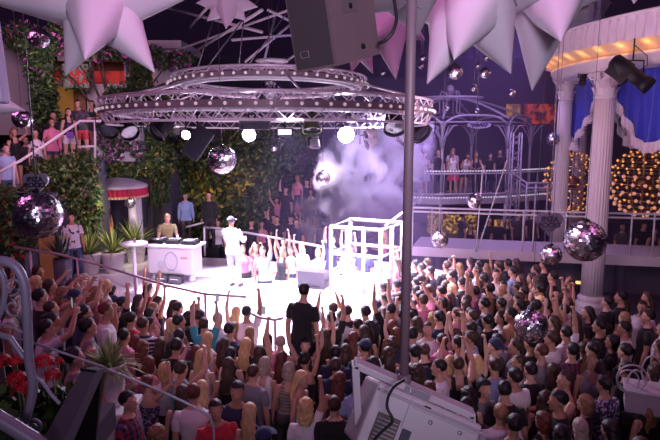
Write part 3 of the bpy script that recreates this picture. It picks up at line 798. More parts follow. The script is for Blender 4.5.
# tilted flat panels hung from the ring
panel_dark = mat('dark_panel', (0.035,0.033,0.04), 0.35, 0.2)
for lb,c,(sx,sz),rot in (('dark flat panel hanging tilted beside the small lit lamp', (198,143,13.4),(0.42,0.75),-0.6), ('dark wide video box hanging above the middle stage lamp',(255,124,12.8),(0.66,0.24),0)):
    t = thing('tilted_screen' if rot else 'video_box', lb, 'screen', P(*c)); M_ = Matrix.Rotation(-rot,3,'Y')
    MB().box((0,0,0),(sx,0.10,sz),M_,0.015).build('panel', panel_dark, t); MB().box((0,-0.055,0),(sx*0.9,0.012,sz*0.88),M_).build('front', lens_dark, t)
    MB().tube([(0,0.02,sz*0.4),(0,0.02,sz*0.4+0.4)],0.02).build('hanger', black_metal, t)
t = thing('flood_panel', 'small lit white rectangular flood lamp under the lower ring', 'lamp', P(285,132,13.5))
MB().box((0,0,0),(0.36,0.12,0.17),None,0.012).build('housing', black_metal, t); MB().box((0,-0.062,0),(0.30,0.01,0.12)).build('diffuser', mat('flood_diffuser',(0.8,0.8,0.8),0.4,emit=(0.9,0.8,1),estr=1.0), t)
MB().tube([(0,0,0.08),(0,0,0.40)],0.015).build('yoke', black_metal, t)

# --- disco balls
def disco_mesh(n, jit, seed):
    rg = np.random.default_rng(seed); vs = []; fs = []; mi = []
    rows = n//2
    for i in range(rows):
        t0 = -PI/2 + PI*i/rows; t1 = -PI/2 + PI*(i+1)/rows; tm = (t0+t1)/2
        m = max(4, int(round(n*math.cos(tm))))
        for k in range(m):
            a0 = 2*PI*k/m; a1 = 2*PI*(k+0.93)/m; t1b = t1 - 0.07*(t1-t0)
            q = [Vector((math.cos(t)*math.cos(a), math.cos(t)*math.sin(a), math.sin(t))) for t,a in ((t0,a0),(t0,a1),(t1b,a1),(t1b,a0))]
            nrm = sum(q, Vector())/4; dx, dy, _ = frame_of(nrm)
            ax = (dx*rg.normal()+dy*rg.normal()).normalized(); Mx = Matrix.Rotation(rg.normal()*jit, 3, ax)
            q = [nrm*1.0 + Mx @ (p-nrm) for p in q]
            o = len(vs); vs += [tuple(p) for p in q]; fs.append((o,o+1,o+2,o+3))
    me = bpy.data.meshes.new('mirror_facets'); me.from_pydata(vs, [], fs); me.update(); return me
mirror = mat('mirror_tile', (0.90,0.87,0.95), 0.26, 1.0, 0.05)
grout = mat('dark_ball_core', (0.03,0.03,0.035), 0.6)
DM = {n: disco_mesh(n, 0.19, n) for n in (22,34,52)}
for m in DM.values(): m.materials.append(mirror)
core_me = MB().ball((0,0,0),0.985,24,16).mesh('core', grout)
cap_me = MB().lathe([(0.16,0.0),(0.16,0.10),(0.05,0.12),(0.04,0.18)],12).mesh('hanging_cap', black_metal)
def disco(px, py, rpx, Y, label, top=8.6, group=None):
    c = P(px,py,Y); r = rpx/F*Y*0.99; n = 52 if rpx > 13 else 34 if rpx > 7 else 22
    t = thing('disco_ball', label, 'disco ball', c, px*0.7, group)
    fct = link('mirror_facets', DM[n], t, sc=r); link('core', core_me, t, sc=r); link('hanging_cap', cap_me, t, (0,0,r*0.97), sc=r)
    MB().tube([(0,0,r*1.1),(0,0,top-c.z)], max(0.003, 0.00042*Y), 6).build('hanging_wire', wire_grey, t)
    return t
disco(39,38,10,9.0,'small mirror ball hanging beside the dark vine column, upper left')
disco(38,215,24,6.6,'big mirror ball hanging just below the dark heart sign, left')
disco(22,119,9.5,8.0,'mirror ball hanging just under the left edge star point', 6.6)
disco(222,160,14.3,11.5,'mid sized mirror ball with a pink glint hanging over the stage')
disco(323,178,7.5,13,'small bright mirror ball hanging in front of the amber hedge')
disco(274,148,3.2,14,'tiny mirror ball hanging between the lit stage lamps')
disco(130,203,5.2,17.5,'small mirror ball hanging under the red fringed kiosk roof', 3.05)
disco(585,241,21,10.5,'large mirror ball in front of the right fluted column')
disco(551,255,11,11.5,'mirror ball just left of the large one by the column')
disco(531,326,17.5,8.0,'mirror ball hanging low among the crowd on the right')
disco(553,139,6.5,19,'dark mirror ball hanging left of the chandelier behind the far column')
disco(440,240,8.5,12.5,'mirror ball in front of the pale walkway edge')
disco(474,201,7.5,14,'mirror ball hanging at the walkway handrail')
disco(270,95,14,13.5,'mirror ball inside the upper lighting ring')
for i,(x,y,r,Y,lb) in enumerate([(455,72,7.5,13,'largest mirror ball in the cluster under the white stars'),(485,73,5.5,13.5,'mirror ball right of the biggest one under the stars'),(487,58,3.2,15,'small mirror ball highest in the cluster right of the stars'),
      (423,58,3,14,'small mirror ball just right of the pole, below a star'),(421,66,2.6,14.5,'tiny mirror ball just right of the pole, lower of two'),(478,66,2.4,15,'tiny mirror ball between two bigger ones under the stars'),(474,88,3.6,15,'small mirror ball above the iron gazebo roof'),
      (512,93,3.6,16,'small mirror ball near the hanging star point on the right'),(383,73,2.2,15,'tiny mirror ball left of the pole below the star points'),(405,97,5,15,'mirror ball half hidden behind the tall grey pole'),(447,109,2.4,18,'tiny mirror ball inside the gazebo roof, left'),(477,111,2.6,18,'tiny mirror ball inside the gazebo roof, right')]):
    disco(x,y,r,Y,lb)
# heart signs over two balls
heart_pale = mat('heart_sign_plate', (0.30,0.27,0.36), 0.4); letter_dark = mat('dark_sign_letters', (0.02,0.018,0.03), 0.5)
def text_mesh(s, size, m, parent, loc, rot=(PI/2,0,0), name='lettering', ext=0.004, align='CENTER', bold=0.0):
    cu = bpy.data.curves.new(name, 'FONT'); cu.body = s; cu.size = size; cu.align_x = align; cu.align_y = 'CENTER'; cu.extrude = ext; cu.offset = bold
    tmp = bpy.data.objects.new(name, cu); COL.objects.link(tmp)
    dg = bpy.context.evaluated_depsgraph_get(); me = bpy.data.meshes.new_from_object(tmp.evaluated_get(dg))
    bpy.data.objects.remove(tmp); me.materials.clear(); me.materials.append(m)
    return link(name, me, parent, loc, rot)
def heart(px, py, hw, Y, label, plate):
    c = P(px,py,Y); s = hw/F*Y; t = thing('heart_sign', label, 'sign', c)
    pts = []
    for k in range(48):
        a = 2*PI*k/48; pts.append((s*math.sin(a)**3*1.0, s*(0.13+0.80*math.cos(a)-0.26*math.cos(2*a)-0.10*math.cos(3*a)-0.04*math.cos(4*a))))
    n = len(pts); d = 0.02
    vs = [(x,-d,z) for x,z in pts]+[(x,d,z) for x,z in pts]
    MB().add(vs,[tuple(range(n)),tuple(range(n,2*n))[::-1]]+[(i,n+i,n+(i+1)%n,(i+1)%n) for i in range(n)]).build('plate', plate, t)
    text_mesh('IBIZA', s*0.52, letter_dark, t, (0,-d-0.004,s*0.36), bold=s*0.018); text_mesh('ROCKS', s*0.50, letter_dark, t, (0,-d-0.004,-s*0.08), bold=s*0.018)
    MB().box((0,-d-0.002,-s*0.42),(s*0.8,0.004,s*0.06)).build('underline', letter_dark, t)
    MB().tube([(0,0,s*0.5),(0,0,8.6-c.z)],0.008,6).build('hanging_wire', wire_grey, t)
heart(36,184,13,6.7,'dark heart shaped sign with lettering above the big left mirror ball', heart_pale)
heart(549,224,14,11.8,'dark heart shaped sign with lettering near the fluted columns on the right', mat('heart_sign_dark',(0.10,0.085,0.13),0.4))

# --- white fabric stars
star_cloth = mat('white_star_fabric', (0.80,0.72,0.80), 0.75, var=0.03, scale=2)
def star(c, core_px, tips, label, base=1.0):
    """c: (px,py,Y); tips: (px,py,Y) of each point"""
    C0 = P(*c); rc = core_px/F*c[2]; m = MB(); n = 24
    for tp in tips:
        T = P(*tp)-C0; x, y, d = frame_of(T); L = T.length
        # a fluted fabric cone: wide root, straight sides, sharp point
        vs = []; rows = 10
        for i in range(rows+1):
            t = i/rows; rr = rc*base*1.12*(1-t) + 0.002
            for k in range(n):
                a = 2*PI*k/n; q = 1 + 0.07*math.cos(5*a)*(1-t)
                vs.append(d*(rc*0.30 + (L-rc*0.30)*t) + (x*math.cos(a)+y*math.sin(a))*rr*q)
        fs = [(i*n+k, i*n+(k+1)%n, (i+1)*n+(k+1)%n, (i+1)*n+k) for i in range(rows) for k in range(n)]
        m.add(vs, fs, True)
    m.ball((0,0,0), rc*0.98, 24, 16)
    o = m.build('star_lantern', star_cloth); o.location = C0
    MB().tube([(0,0,rc*0.5),(0,0,max(rc*2,9.0-C0.z))],0.006,6).build('hanging_cord', wire_grey, o)
    return tag(o, label, 'star lantern')
star((101,0,5.6), 31, [(155,73,5.5),(65,76,5.7),(85,60,4.9),(-40,-6,5.7),(196,-6,5.6),(96,-80,5.6),(40,-60,5.4),(160,-60,5.6)], 'big white many pointed fabric star, upper left, one long point to each side', 0.92)
star((228,2,10), 13, [(196,3,10),(207,21,10),(226,29,9.6),(246,21,10),(258,7,10),(205,-22,10),(228,-30,10),(250,-22,10)], 'small white fabric star over the lighting rings', 0.85)
star((474,-8,5.2), 36, [(427,84,5.0),(454,60,4.8),(511,74,5.3),(435,58,5.9),(540,0,5.4),(410,-30,5.2),(520,-70,5.2),(440,-90,5.2)], 'white fabric star right of the pole with four points hanging down', 0.95)
star((548,-22,6.0), 38, [(532,91,6.3),(561,42,5.4),(500,20,6.4),(620,-10,6.2),(540,-110,6.0),(600,-70,6.0),(586,22,6.6)], 'white fabric star at the top right, one long point by the column canopy', 0.9)
star((402,-48,4.2), 44, [(330,20,4.6),(418,36,4.6),(470,-20,4.3),(340,-60,4.2),(460,-100,4.2),(400,-140,4.2)], 'nearest white fabric star, cut by the top edge behind the pole', 1.0)
star((386,16,7.4), 22, [(396,80,7.3),(350,-10,7.4),(372,40,7.0),(425,40,7.5),(404,-30,7.4),(365,50,7.8)], 'white fabric star between hanging loudspeaker and pole', 0.9)
star((360,44,9.5), 12, [(351,73,9.4),(373,74,9.5),(335,60,9.5),(392,50,9.5),(362,12,9.5)], 'small white fabric star with two points peeping below the loudspeaker', 0.8)
star((-38,96,4.6), 20, [(26,111,4.7),(0,60,4.7),(-60,160,4.6),(-90,90,4.6),(-40,40,4.6)], 'white fabric star at the left edge, one point showing', 0.9)
star((640,-46,7.0), 26, [(634,4,7.0),(590,-30,7.0),(690,-20,7.0),(640,-110,7.0)], 'white fabric star at the top right corner, only a tip showing', 0.9)
star((445,14,9.5), 16, [(446,34,9.3),(420,20,9.5),(470,30,9.6),(440,-20,9.5),(430,44,9.8)], 'white fabric star seen through the gap between nearer stars', 0.9)

star((572,12,25), 26, [(612,2,25),(533,48,25),(590,46,25),(604,-30,25),(540,-30,25),(560,30,23.5)], 'dim white fabric star farther back, left of the canopy rim', 1.0)

# --- fluted columns
col_white = mat('column_plaster', (0.80,0.74,0.78), 0.6, var=0.05, scale=3)
def column(label, X, Y, zb, zt, r):
    t = thing('fluted_column', label, 'column', (X,Y,zb))
    H = zt-zb; nf = 22
    def flute(a, z): return 1 - 0.055*max(0, math.cos(nf*a))**0.7 if True else 1
    prof = [(r*1.0,0.42),(r*1.0,H*0.35),(r*0.93,H*0.7),(r*0.86,H-0.72)]
    MB().lathe(prof, nf*6, mod=lambda a,z: 1-0.06*(0.5+0.5*math.cos(nf*a)), smooth=True).build('shaft', col_white, t)
    b = MB(); b.box((0,0,0.06),(r*2.9,r*2.9,0.12)); b.lathe([(r*1.4,0.12),(r*1.46,0.17),(r*1.4,0.23),(r*1.2,0.25),(r*1.18,0.29),(r*1.28,0.33),(r*1.2,0.38),(r*1.04,0.43)],40); b.build('base', col_white, t)
    cp = MB(); cp.lathe([(r*0.95,H-0.74),(r*1.0,H-0.70),(r*0.92,H-0.66),(r*0.9,H-0.40),(r*1.05,H-0.2),(r*1.3,H-0.1)],40); cp.box((0,0,H-0.04),(r*2.8,r*2.8,0.10),None,0.01); cap_o = cp.build('capital', col_white, t)
    def leaf(a, z, h, w, out):
        m = MB()
        def fn(u, v):
            ww = w*(1-(v**2)*0.75)*(u-0.5)*2; o = r*0.95 + out*v**1.6 + 0.02*math.cos(6*PI*u)*v; zz = z + h*(v - 0.35*max(0,v-0.75)*3)
            aa = a + ww/r*0.5
            return Vector((o*math.cos(aa), o*math.sin(aa), zz))
        return m.grid(fn, 8, 8)
    for k in range(8): leaf(2*PI*k/8, H-0.66, 0.26, 0.16, 0.10).build('acanthus_leaf', col_white, cap_o)
    for k in range(8): leaf(2*PI*(k+0.5)/8, H-0.50, 0.27, 0.15, 0.14).build('acanthus_leaf', col_white, cap_o)
    for k in range(4):
        a = PI/4+PI/2*k; c = Vector((math.cos(a),math.sin(a),0)); pts = []
        for j in range(22):
            q = j/21; th = q*PI*3.2; rr = 0.105*(1-q*0.85)
            pts.append(c*(r*1.28+rr*math.cos(th)) + Vector((0,0,H-0.185+rr*math.sin(th))))
        MB().tube(pts, 0.030, 7).build('volute', col_white, cap_o)
    return t
COL2 = (6.97,15.5); COL1 = (7.40,19.2)
column('nearer and taller fluted white column, right', COL2[0], COL2[1], 0.0, 6.3, 0.28)
column('farther fluted white column, left of the nearer one', COL1[0], COL1[1], 0.0, 6.42, 0.24)
column('farthest fluted column, warm lit, just behind the second one', 9.35, 22.6, 0.0, 6.4, 0.24)
column('fluted column of the round canopy beyond the right edge', 8.3, 11.6, 0.0, 6.3, 0.26)

# --- round canopy carried by the columns
CC = Vector((15.08,16.4,0)); CR = 9.0
can = thing('round_canopy', 'round white canopy with pleated valance carried by the fluted columns', 'canopy', (CC.x,CC.y,6.24))
A0, A1 = R(92), R(262)
def arc(fn, nu=240, nv=4): return MB().grid(lambda u,v: fn(A0+(A1-A0)*u, v), nu, nv)
def cyl(rr, a, z): return Vector((rr*math.cos(a), rr*math.sin(a), z))
pleat = mat('white_pleated_cloth', (0.78,0.70,0.76), 0.85, var=0.05)
def val(a, v):
    f = 0.065*math.sin(a*215)*(0.25+0.75*math.sin(PI*min(1,v*1.02))) + 0.02*math.sin(a*97+1)
    return cyl(CR+f, a, 1.02-0.50*v - (0.03*abs(math.sin(a*65)) if v > 0.9 else 0))
arc(val, 1400, 8).build('valance', pleat, can)
arc(lambda a,v: cyl(CR-0.02-0.1*v*0+0.10*math.sin(PI*v), a, 1.09-0.08*v), 240, 5).build('top_rim', col_white, can)
arc(lambda a,v: cyl(CR-0.05-0.42*v, a, 0.56-0.26*v), 240, 3).build('cove', mat('cream_cove',(0.80,0.62,0.40),0.7), can)
arc(lambda a,v: cyl([CR-0.46,CR-0.34,CR-0.34,CR-0.40,CR-0.40,CR-0.62][min(5,int(v*5+0.01))], a, [0.30,0.28,0.20,0.18,0.06,0.0][min(5,int(v*5+0.01))]), 240, 5).build('cornice', col_white, can)
arc(lambda a,v: cyl(CR-0.3-3.5*v, a, 1.05+0.9*v), 240, 3).build('roof', col_white, can)
arc(lambda a,v: cyl(CR-0.62-0.7*v, a, 0.0), 240, 2).build('soffit', col_white, can)

# --- blue swags with white fringe between the columns
blue = mat('royal_blue_velvet', (0.020,0.035,0.42), 0.75, var=0.15, scale=2, sheen=0.3)
fringe_m = mat('white_fringe_cloth', (0.78,0.70,0.76), 0.9)
def swag(label, A, B, lower, top=6.34):
    """a curtain hung on the straight pole A-B (plan points); lower: pixels along its bottom hem, left to right"""
    A = Vector((A[0],A[1],0)); B = Vector((B[0],B[1],0)); dAB = (B-A); nrm = Vector((dAB.y,-dAB.x,0)).normalized()
    if nrm.dot(-A) < 0: nrm = -nrm
    hem_ = []
    for x, y in lower:
        d = Vector(ray(x,y)); k = A.dot(nrm)/d.dot(nrm); p = Vector((0,0,CZ))+d*k; hem_.append(((p-A).dot(dAB)/dAB.length_squared, p.z))
    t = thing('curtain_swag', label, 'curtain', (A.x,A.y,0))
    def hem(u):
        s = u*(len(hem_)-1); i = min(int(s), len(hem_)-2); f = s-i; return hem_[i][0]*(1-f)+hem_[i+1][0]*f, hem_[i][1]*(1-f)+hem_[i+1][1]*f
    def fn(u, v):
        a, zb = hem(u); q = dAB*a + nrm*(0.05*math.sin(u*34+v*2.2)*(0.3+v)+0.02*math.sin(u*71)); return Vector((q.x,q.y,top+(zb-top)*v))
    MB().grid(fn, 120, 14).build('drape', blue, t)
    def fr(u, v):
        a, zb = hem(u); q = dAB*a + nrm*(0.07+0.05*math.sin(u*34+2.2)*1.3+0.035*math.sin(u*190)*(0.4+v)); return Vector((q.x,q.y,zb+0.10-0.26*v))
    MB().grid(fr, 420, 4).build('fringe', fringe_m, t)
    return t
swag('blue curtain swag between the two fluted columns', (7.72,19.7), (7.42,15.9), [(567,120),(570,132),(574,144),(577,146),(581,133),(588,123),(595,112),(600,95)])
swag('blue curtain swag right of the nearer fluted column', (7.45,15.3), (9.3,11.2), [(612,75),(617,95),(621,108),(626,117),(632,127),(638,141),(645,147),(655,146),(672,138),(690,120)])
lin = swag('white scalloped curtain lining behind the right blue swag', (8.0,15.6), (9.9,11.5), [(616,112),(622,128),(627,139),(634,143),(641,141),(648,132),(656,120)], 6.0)
lin.name = 'curtain_lining'; lin.children[0].data.materials[0] = fringe_m
# black theatre spotlights hung from the canopy rim
def canopy_lamp(label, px, py, Y, r, L, aim, hang):
    p = P(px,py,Y); t = thing('theatre_spotlight', label, 'lamp', p); q = Vector(aim).to_track_quat('Y','Z').to_matrix() @ Matrix.Rotation(-PI/2,3,'X')
    MB().lathe([(r*0.7,-L*0.55),(r*0.95,-L*0.5),(r*1.0,-L*0.1),(r*0.82,-L*0.05),(r*0.82,L*0.30),(r*0.95,L*0.32),(r*0.95,L*0.5),(r*0.75,L*0.5)],20,rot=q).build('barrel', black_metal, t)
    MB().lathe([(0.001,L*0.46),(r*0.75,L*0.46)],20,rot=q,cap=False).build('lens', lens_dark, t)
    MB().box(q @ Vector((0,r*0.9,-L*0.25)),(r*1.2,r*1.2,L*0.5),q,0.01).build('lamp_house', black_metal, t)
    y = MB(); y.tube([(-r*1.3,0,0),(-r*1.25,0,r*1.5),(r*1.25,0,r*1.5),(r*1.3,0,0)],0.018,6); y.tube([(0,0,r*1.5),(0,0,hang)],0.016,6); y.build('hanging_yoke', black_metal, t)
    MB().tube([Vector((r,0.0,r*0.5)),Vector((r*1.8,0.05,r*1.0)),Vector((r*1.6,0,r*2.0)),Vector((0.02,0,hang*0.8))],0.010,6).build('cable', cable_black, t)
canopy_lamp('large black theatre spotlight hanging before the right blue swag', 632,74,13.4,0.19,0.95,(0.62,-0.5,-0.62),0.75)
canopy_lamp('small black theatre spotlight hanging between the two fluted columns', 583,78,16.4,0.10,0.42,(-0.3,-0.6,-0.8),0.55)

# --- chandeliers: globes of bulbs
globe_bulb = mat('amber_bulb_glass', (0.8,0.5,0.25), 0.25, emit=(1.0,0.36,0.08), estr=1.0)
globe_pink = mat('frosted_bulb_glass', (0.85,0.62,0.55), 0.25, emit=(1.0,0.36,0.20), estr=0.45)
brass = mat('brass_frame', (0.55,0.35,0.15), 0.35, 0.9)
bm_amber = MB().ball((0,0,0),0.032,10,8).mesh('bulb', globe_bulb); bm_pink = MB().ball((0,0,0),0.052,10,8).mesh('bulb', globe_pink)
def chandelier(px, py, rpx, Y, label, pinkbelow):
    c = P(px,py,Y); r = rpx/F*Y; t = thing('globe_chandelier', label, 'chandelier', c)
    fr = MB(); bulbs = []
    rows = 13
    for i in range(rows):
        la = -PI/2 + PI*(i+0.5)/rows; rr = r*math.cos(la)*0.93; z = r*math.sin(la)
        fr.tube([(rr*math.cos(2*PI*k/32),rr*math.sin(2*PI*k/32),z) for k in range(32)],0.012,5,True)
        nb = max(4, int(rr*2*PI/0.29))
        for k in range(nb):
            a = 2*PI*(k+0.5*(i%2))/nb; bulbs.append((Vector(((rr+0.06)*math.cos(a),(rr+0.06)*math.sin(a),z)), i))
    fr.tube([(0,0,-r),(0,0,r+1.2)],0.03,8)
    for k in range(8):
        a = 2*PI*k/8; fr.tube([(0.93*r*math.cos(q)*math.cos(a),0.93*r*math.cos(q)*math.sin(a),r*math.sin(q)) for q in np.linspace(-PI/2,PI/2,17)],0.012,5)
    fr.build('frame', brass, t)
    MB().ball((0,0,0), r*0.22, 20, 14).build('reflector', mat('amber_reflector',(0.30,0.15,0.05),0.35,0.8), t)
    view = (Vector((0,0,CZ))-c).normalized(); bulbs.sort(key=lambda b: -(b[0].dot(view)))
    for p, i in bulbs[:98]: link('bulb', bm_pink if (pinkbelow and i < 8 and (i*7+int(p.x*50))%4) else bm_amber, t, p)
    rest = MB()
    for p, i in bulbs[98:]: rest.ball(p, 0.042, 8, 6)
    tag(rest.build('bulbs', globe_bulb, t), kind='stuff')
    return t
chandelier(573,182,28.5,22.2,'globe chandelier of amber bulbs behind the farther fluted column', False)
chandelier(643,183,33,17.6,'globe chandelier of frosted bulbs right of the nearer column', True)

# --- iron gazebo with upper deck, back right
iron = mat('white_iron', (0.60,0.54,0.64), 0.45, 0.1, 0.05)
GY = 26.0; GC = P(470,190,GY); GZ = 2.15
gz = thing('iron_gazebo', 'hazy white wrought iron gazebo with open dome on the upper deck', 'gazebo', (GC.x,GC.y,GZ))
def loc(px,py,Y): p = P(px,py,Y); return Vector((p.x-GC.x,p.y-GC.y,p.z-GZ))
posts = [(386,24.6),(441,23.6),(506,24.4),(528,27.5),(470,29.0),(410,27.5)]
for x,Y in posts:
    b = loc(x,188,Y); tp = loc(x,126,Y); b.z = 0; tp = Vector((b.x,b.y,tp.z))
    m = MB(); m.tube([b,tp],0.06,10); m.ball(b+Vector((0,0,0.05)),0.10,10,8)
    pz = m.build('post', iron, gz)
    fl = MB()
    for k in range(8):     # the post flares into scrolled ribs under the eaves
        a = 2*PI*k/8; dd = Vector((math.cos(a),math.sin(a),0))
        fl.tube([tp+Vector((0,0,-0.9))+dd*0.05, tp+Vector((0,0,-0.45))+dd*0.12, tp+dd*0.42, tp+dd*0.6+Vector((0,0,0.02))],0.022,6)
    fl.build('flared_bracket', iron, pz)
def tops(i): x,Y = posts[i]; b = loc(x,188,Y); q = loc(x,126,Y); return Vector((b.x,b.y,q.z))
m = MB()
for i in range(6):
    a, b = tops(i), tops((i+1)%6); pts = []
    for k in range(17):
        t_ = k/16; q = a.lerp(b,t_); q.z += 0.42*(1-(2*t_-1)**4); pts.append(q)
    m.tube(pts,0.045,8); m.tube([p+Vector((0,0,0.16)) for p in (a,b)],0.03,6)
m.build('eaves_arch', iron, gz)
apex = loc(450,98,26)
m = MB()
for i in range(6):
    a = tops(i); pts = []
    for k in range(15):
        t_ = k/14; q = a.lerp(apex,t_); q.z = a.z+0.3 + (apex.z-a.z-0.3)*math.sin(t_*PI/2); pts.append(q)
    m.tube(pts,0.045,8)
m.build('dome_rib', iron, gz)
fin = MB(); fin.ball(apex+Vector((0,0,0.38)),0.17,14,10); fin.lathe([(0.05,0),(0.12,0.12),(0.06,0.28),(0.16,0.3)],12,apex)
for k in range(6):
    a = 2*PI*k/6; d = Vector((math.cos(a),math.sin(a),0)); fin.tube([apex+d*0.1+Vector((0,0,0.15)),apex+d*0.35+Vector((0,0,0.28)),apex+d*0.45+Vector((0,0,0.05)),apex+d*0.42+Vector((0,0,-0.6)),apex+d*0.75+Vector((0,0,-0.75))],0.03,6)
fin.tube([apex+Vector((1.35*math.cos(2*PI*k/40),1.35*math.sin(2*PI*k/40),0.0)) for k in range(40)],0.05,6,True)
fin.build('finial', iron, gz)
sg = MB().lathe([(0.001,0.02),(0.55,0.02),(0.6,0),(0.55,-0.02),(0.001,-0.02)],32,rot=Matrix.Scale(0.32,3,Vector((0,1,0))) @ Matrix.Rotation(PI/2,3,'X') if False else Matrix.Rotation(PI/2,3,'X'))
def oval(px,py,w,h,Y,label):
    t = thing('oval_sign', label, 'sign', P(px,py,Y)); pw = w/F*Y/2; ph = h/F*Y/2
    vs = [(pw*math.cos(2*PI*k/32),s,ph*math.sin(2*PI*k/32)) for s in (-0.03,0.03) for k in range(32)]
    MB().add(vs,[tuple(range(32)),tuple(range(32,64))[::-1]]+[(k,32+k,32+(k+1)%32,(k+1)%32) for k in range(32)]).build('plate', mat('pale_sign_plate',(0.62,0.55,0.70),0.5), t)
    MB().tube([(pw*(-0.7+1.4*k/30),-0.04,ph*0.45*math.sin(k*1.15)) for k in range(31)],0.03,5).build('script_line', mat('sign_script_blue',(0.10,0.10,0.30),0.5), t)
oval(479,125,24,7,24.2,'pale oval sign with wavy script under the gazebo arch')
oval(432,128,15,6,24.2,'small pale oval sign left of the gazebo\'s front post')
# upper deck and its balustrade
dk = thing('balcony_deck', 'long upper balcony behind the smoke, its railing edged with tiny lights', 'balcony', (0,0,0))
edge = [P(x,190,Y) for x,Y in ((350,24.2),(390,23.4),(441,22.9),(500,23.3),(545,24.4),(580,26))]
ez = [Vector((p.x,p.y,GZ)) for p in edge]
poly = [(p.x,p.y) for p in ez]+[(13,29.8),(0.6,29.8)]
MB().prism(poly, GZ-0.28, GZ).build('deck_slab', mat('deck_grey',(0.42,0.37,0.46),0.6), dk)
rl = MB(); dots = MB(); bal = MB()
def smooth_path(pts, n, it=6):
    q = resample(pts, n)
    for _ in range(it): q = [q[0]]+[(a+b*2+c)/4 for a,b,c in zip(q,q[1:],q[2:])]+[q[-1]]
    return q
def resample(pts, n):
    L = [0]; 
    for a,b in zip(pts,pts[1:]): L.append(L[-1]+(b-a).length)
    out = []
    for k in range(n):
        s = L[-1]*k/(n-1); i = max(j for j in range(len(pts)-1) if L[j] <= s+1e-9); f = (s-L[i])/(L[i+1]-L[i]); out.append(pts[i].lerp(pts[i+1],f))
    return out
up = resample(ez, 80)
for h in (1.0,0.9): rl.tube([p+Vector((0,0,h)) for p in up],0.035,6)
rl.tube([p+Vector((0,0,0.12)) for p in up],0.03,6)
rl.build('handrail', iron, dk)
for p in up[::3]: bal.tube([p,p+Vector((0,0,1.0))],0.014,5)
bal.build('balusters', iron, dk)
for p in resample(ez,100): dots.ball(p+Vector((0,-0.05,1.0)),0.030,6,4); dots.ball(p+Vector((0,-0.05,-0.02)),0.030,6,4)
tag(dots.build('fairy_lights', mat('fairy_light',(0.8,0.8,0.9),0.4,emit=(0.95,0.85,1.0),estr=0.6), dk), kind='stuff')
pst = MB()
for x,Y in ((386,23.6),(441,23.05),(506,23.5),(528,24.2)):
    p = P(x,190,Y); MB().tube([(p.x,p.y,0),(p.x,p.y,GZ)],0.07,10).build('support_post', iron, dk)
# pale lattice mast right of the gazebo
lm = thing('lattice_mast', 'slim pale lattice mast standing right of the gazebo', 'mast', (*P(511,250,22.5).xy,0))
mm = MB()
for sx,sy in ((-.16,-.16),(.16,-.16),(.16,.16),(-.16,.16)): mm.tube([(sx,sy,0),(sx,sy,4.6)],0.028,6)
for k in range(16):
    z = k*0.29; s = 1 if k%2 else -1
    for a,b in (((-.16,-.16),(.16,-.16)),((.16,-.16),(.16,.16)),((.16,.16),(-.16,.16)),((-.16,.16),(-.16,-.16))):
        mm.tube([(a[0],a[1],z if s>0 else z+.29),(b[0],b[1],z+.29 if s>0 else z)],0.012,5)
mm.build('lattice', iron, lm)
# stair rails right of it
strut('stair_rail','pale stair handrail going down right of the lattice mast',[P(507,170,23),P(527,183,22),P(560,183,22)],0.035,iron,'handrail')
strut('stair_rail','lower pale stair handrail beside the lattice mast',[P(511,176,23),P(527,188,22),P(560,188,22)],0.03,iron,'handrail')
for i,x in enumerate((527,536,548)): strut('stair_post','thin pale stair post, %s right of the lattice mast'%ORD(i+1),[P(x,183,22),(P(x,183,22).x,22,0)],0.03,iron,'post')

# --- walkway with white rails
ww = thing('walkway', 'pale raised walkway crossing behind the right crowd', 'walkway', (0,0,0))
WZ = 1.30
W = [G(412,246.5,WZ),G(520,251.5,WZ),G(660,257,WZ),G(720,259,WZ)]
back = [Vector((p.x+0.5,p.y+1.6,WZ)) for p in W[::-1]]
poly = [(p.x,p.y) for p in W]+[(p.x,p.y) for p in back]
MB().prism(poly, WZ-0.28, WZ).build('slab', fascia, ww)
wr = resample(W, 30)
r_ = MB()
for h in (1.18,1.06): r_.tube([p+Vector((0,0.03,h)) for p in wr],0.030,8)
r_.build('handrail', white_metal, ww)
for x in (415,427,433,524,530,560,630,655):
    k = min(range(29), key=lambda j: abs(project(wr[j])[0]-x)); p = wr[k]
    MB().tube([p,p+Vector((0,0.03,1.18))],0.026,8).build('rail_post', white_metal, ww)
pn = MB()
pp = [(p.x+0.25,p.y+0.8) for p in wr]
pn.prism(pp+[(x,y+0.08) for x,y in pp[::-1]], 0, WZ-0.28); pn.build('underside_shade', night_wall, ww)  # dark sheet added for the shade under the slab, hides feet behind
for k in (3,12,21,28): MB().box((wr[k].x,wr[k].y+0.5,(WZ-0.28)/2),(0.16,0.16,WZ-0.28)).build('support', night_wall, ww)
strut('slanting_cable','thin pale cable running down to the walkway edge, left of two',[P(483,165,16.2),G(476,252,WZ)],0.018,white_metal,'cable')
strut('slanting_cable','thin pale cable running up right from the walkway edge',[P(507,160,16.2),G(477,252,WZ)],0.018,white_metal,'cable')
# ramp rails climbing from the cage to the walkway
strut('ramp_rail','bright slanting rail climbing from the dance cage to the walkway',[P(385,226,16.4),P(415,203,17.6)],0.035,white_metal,'handrail')
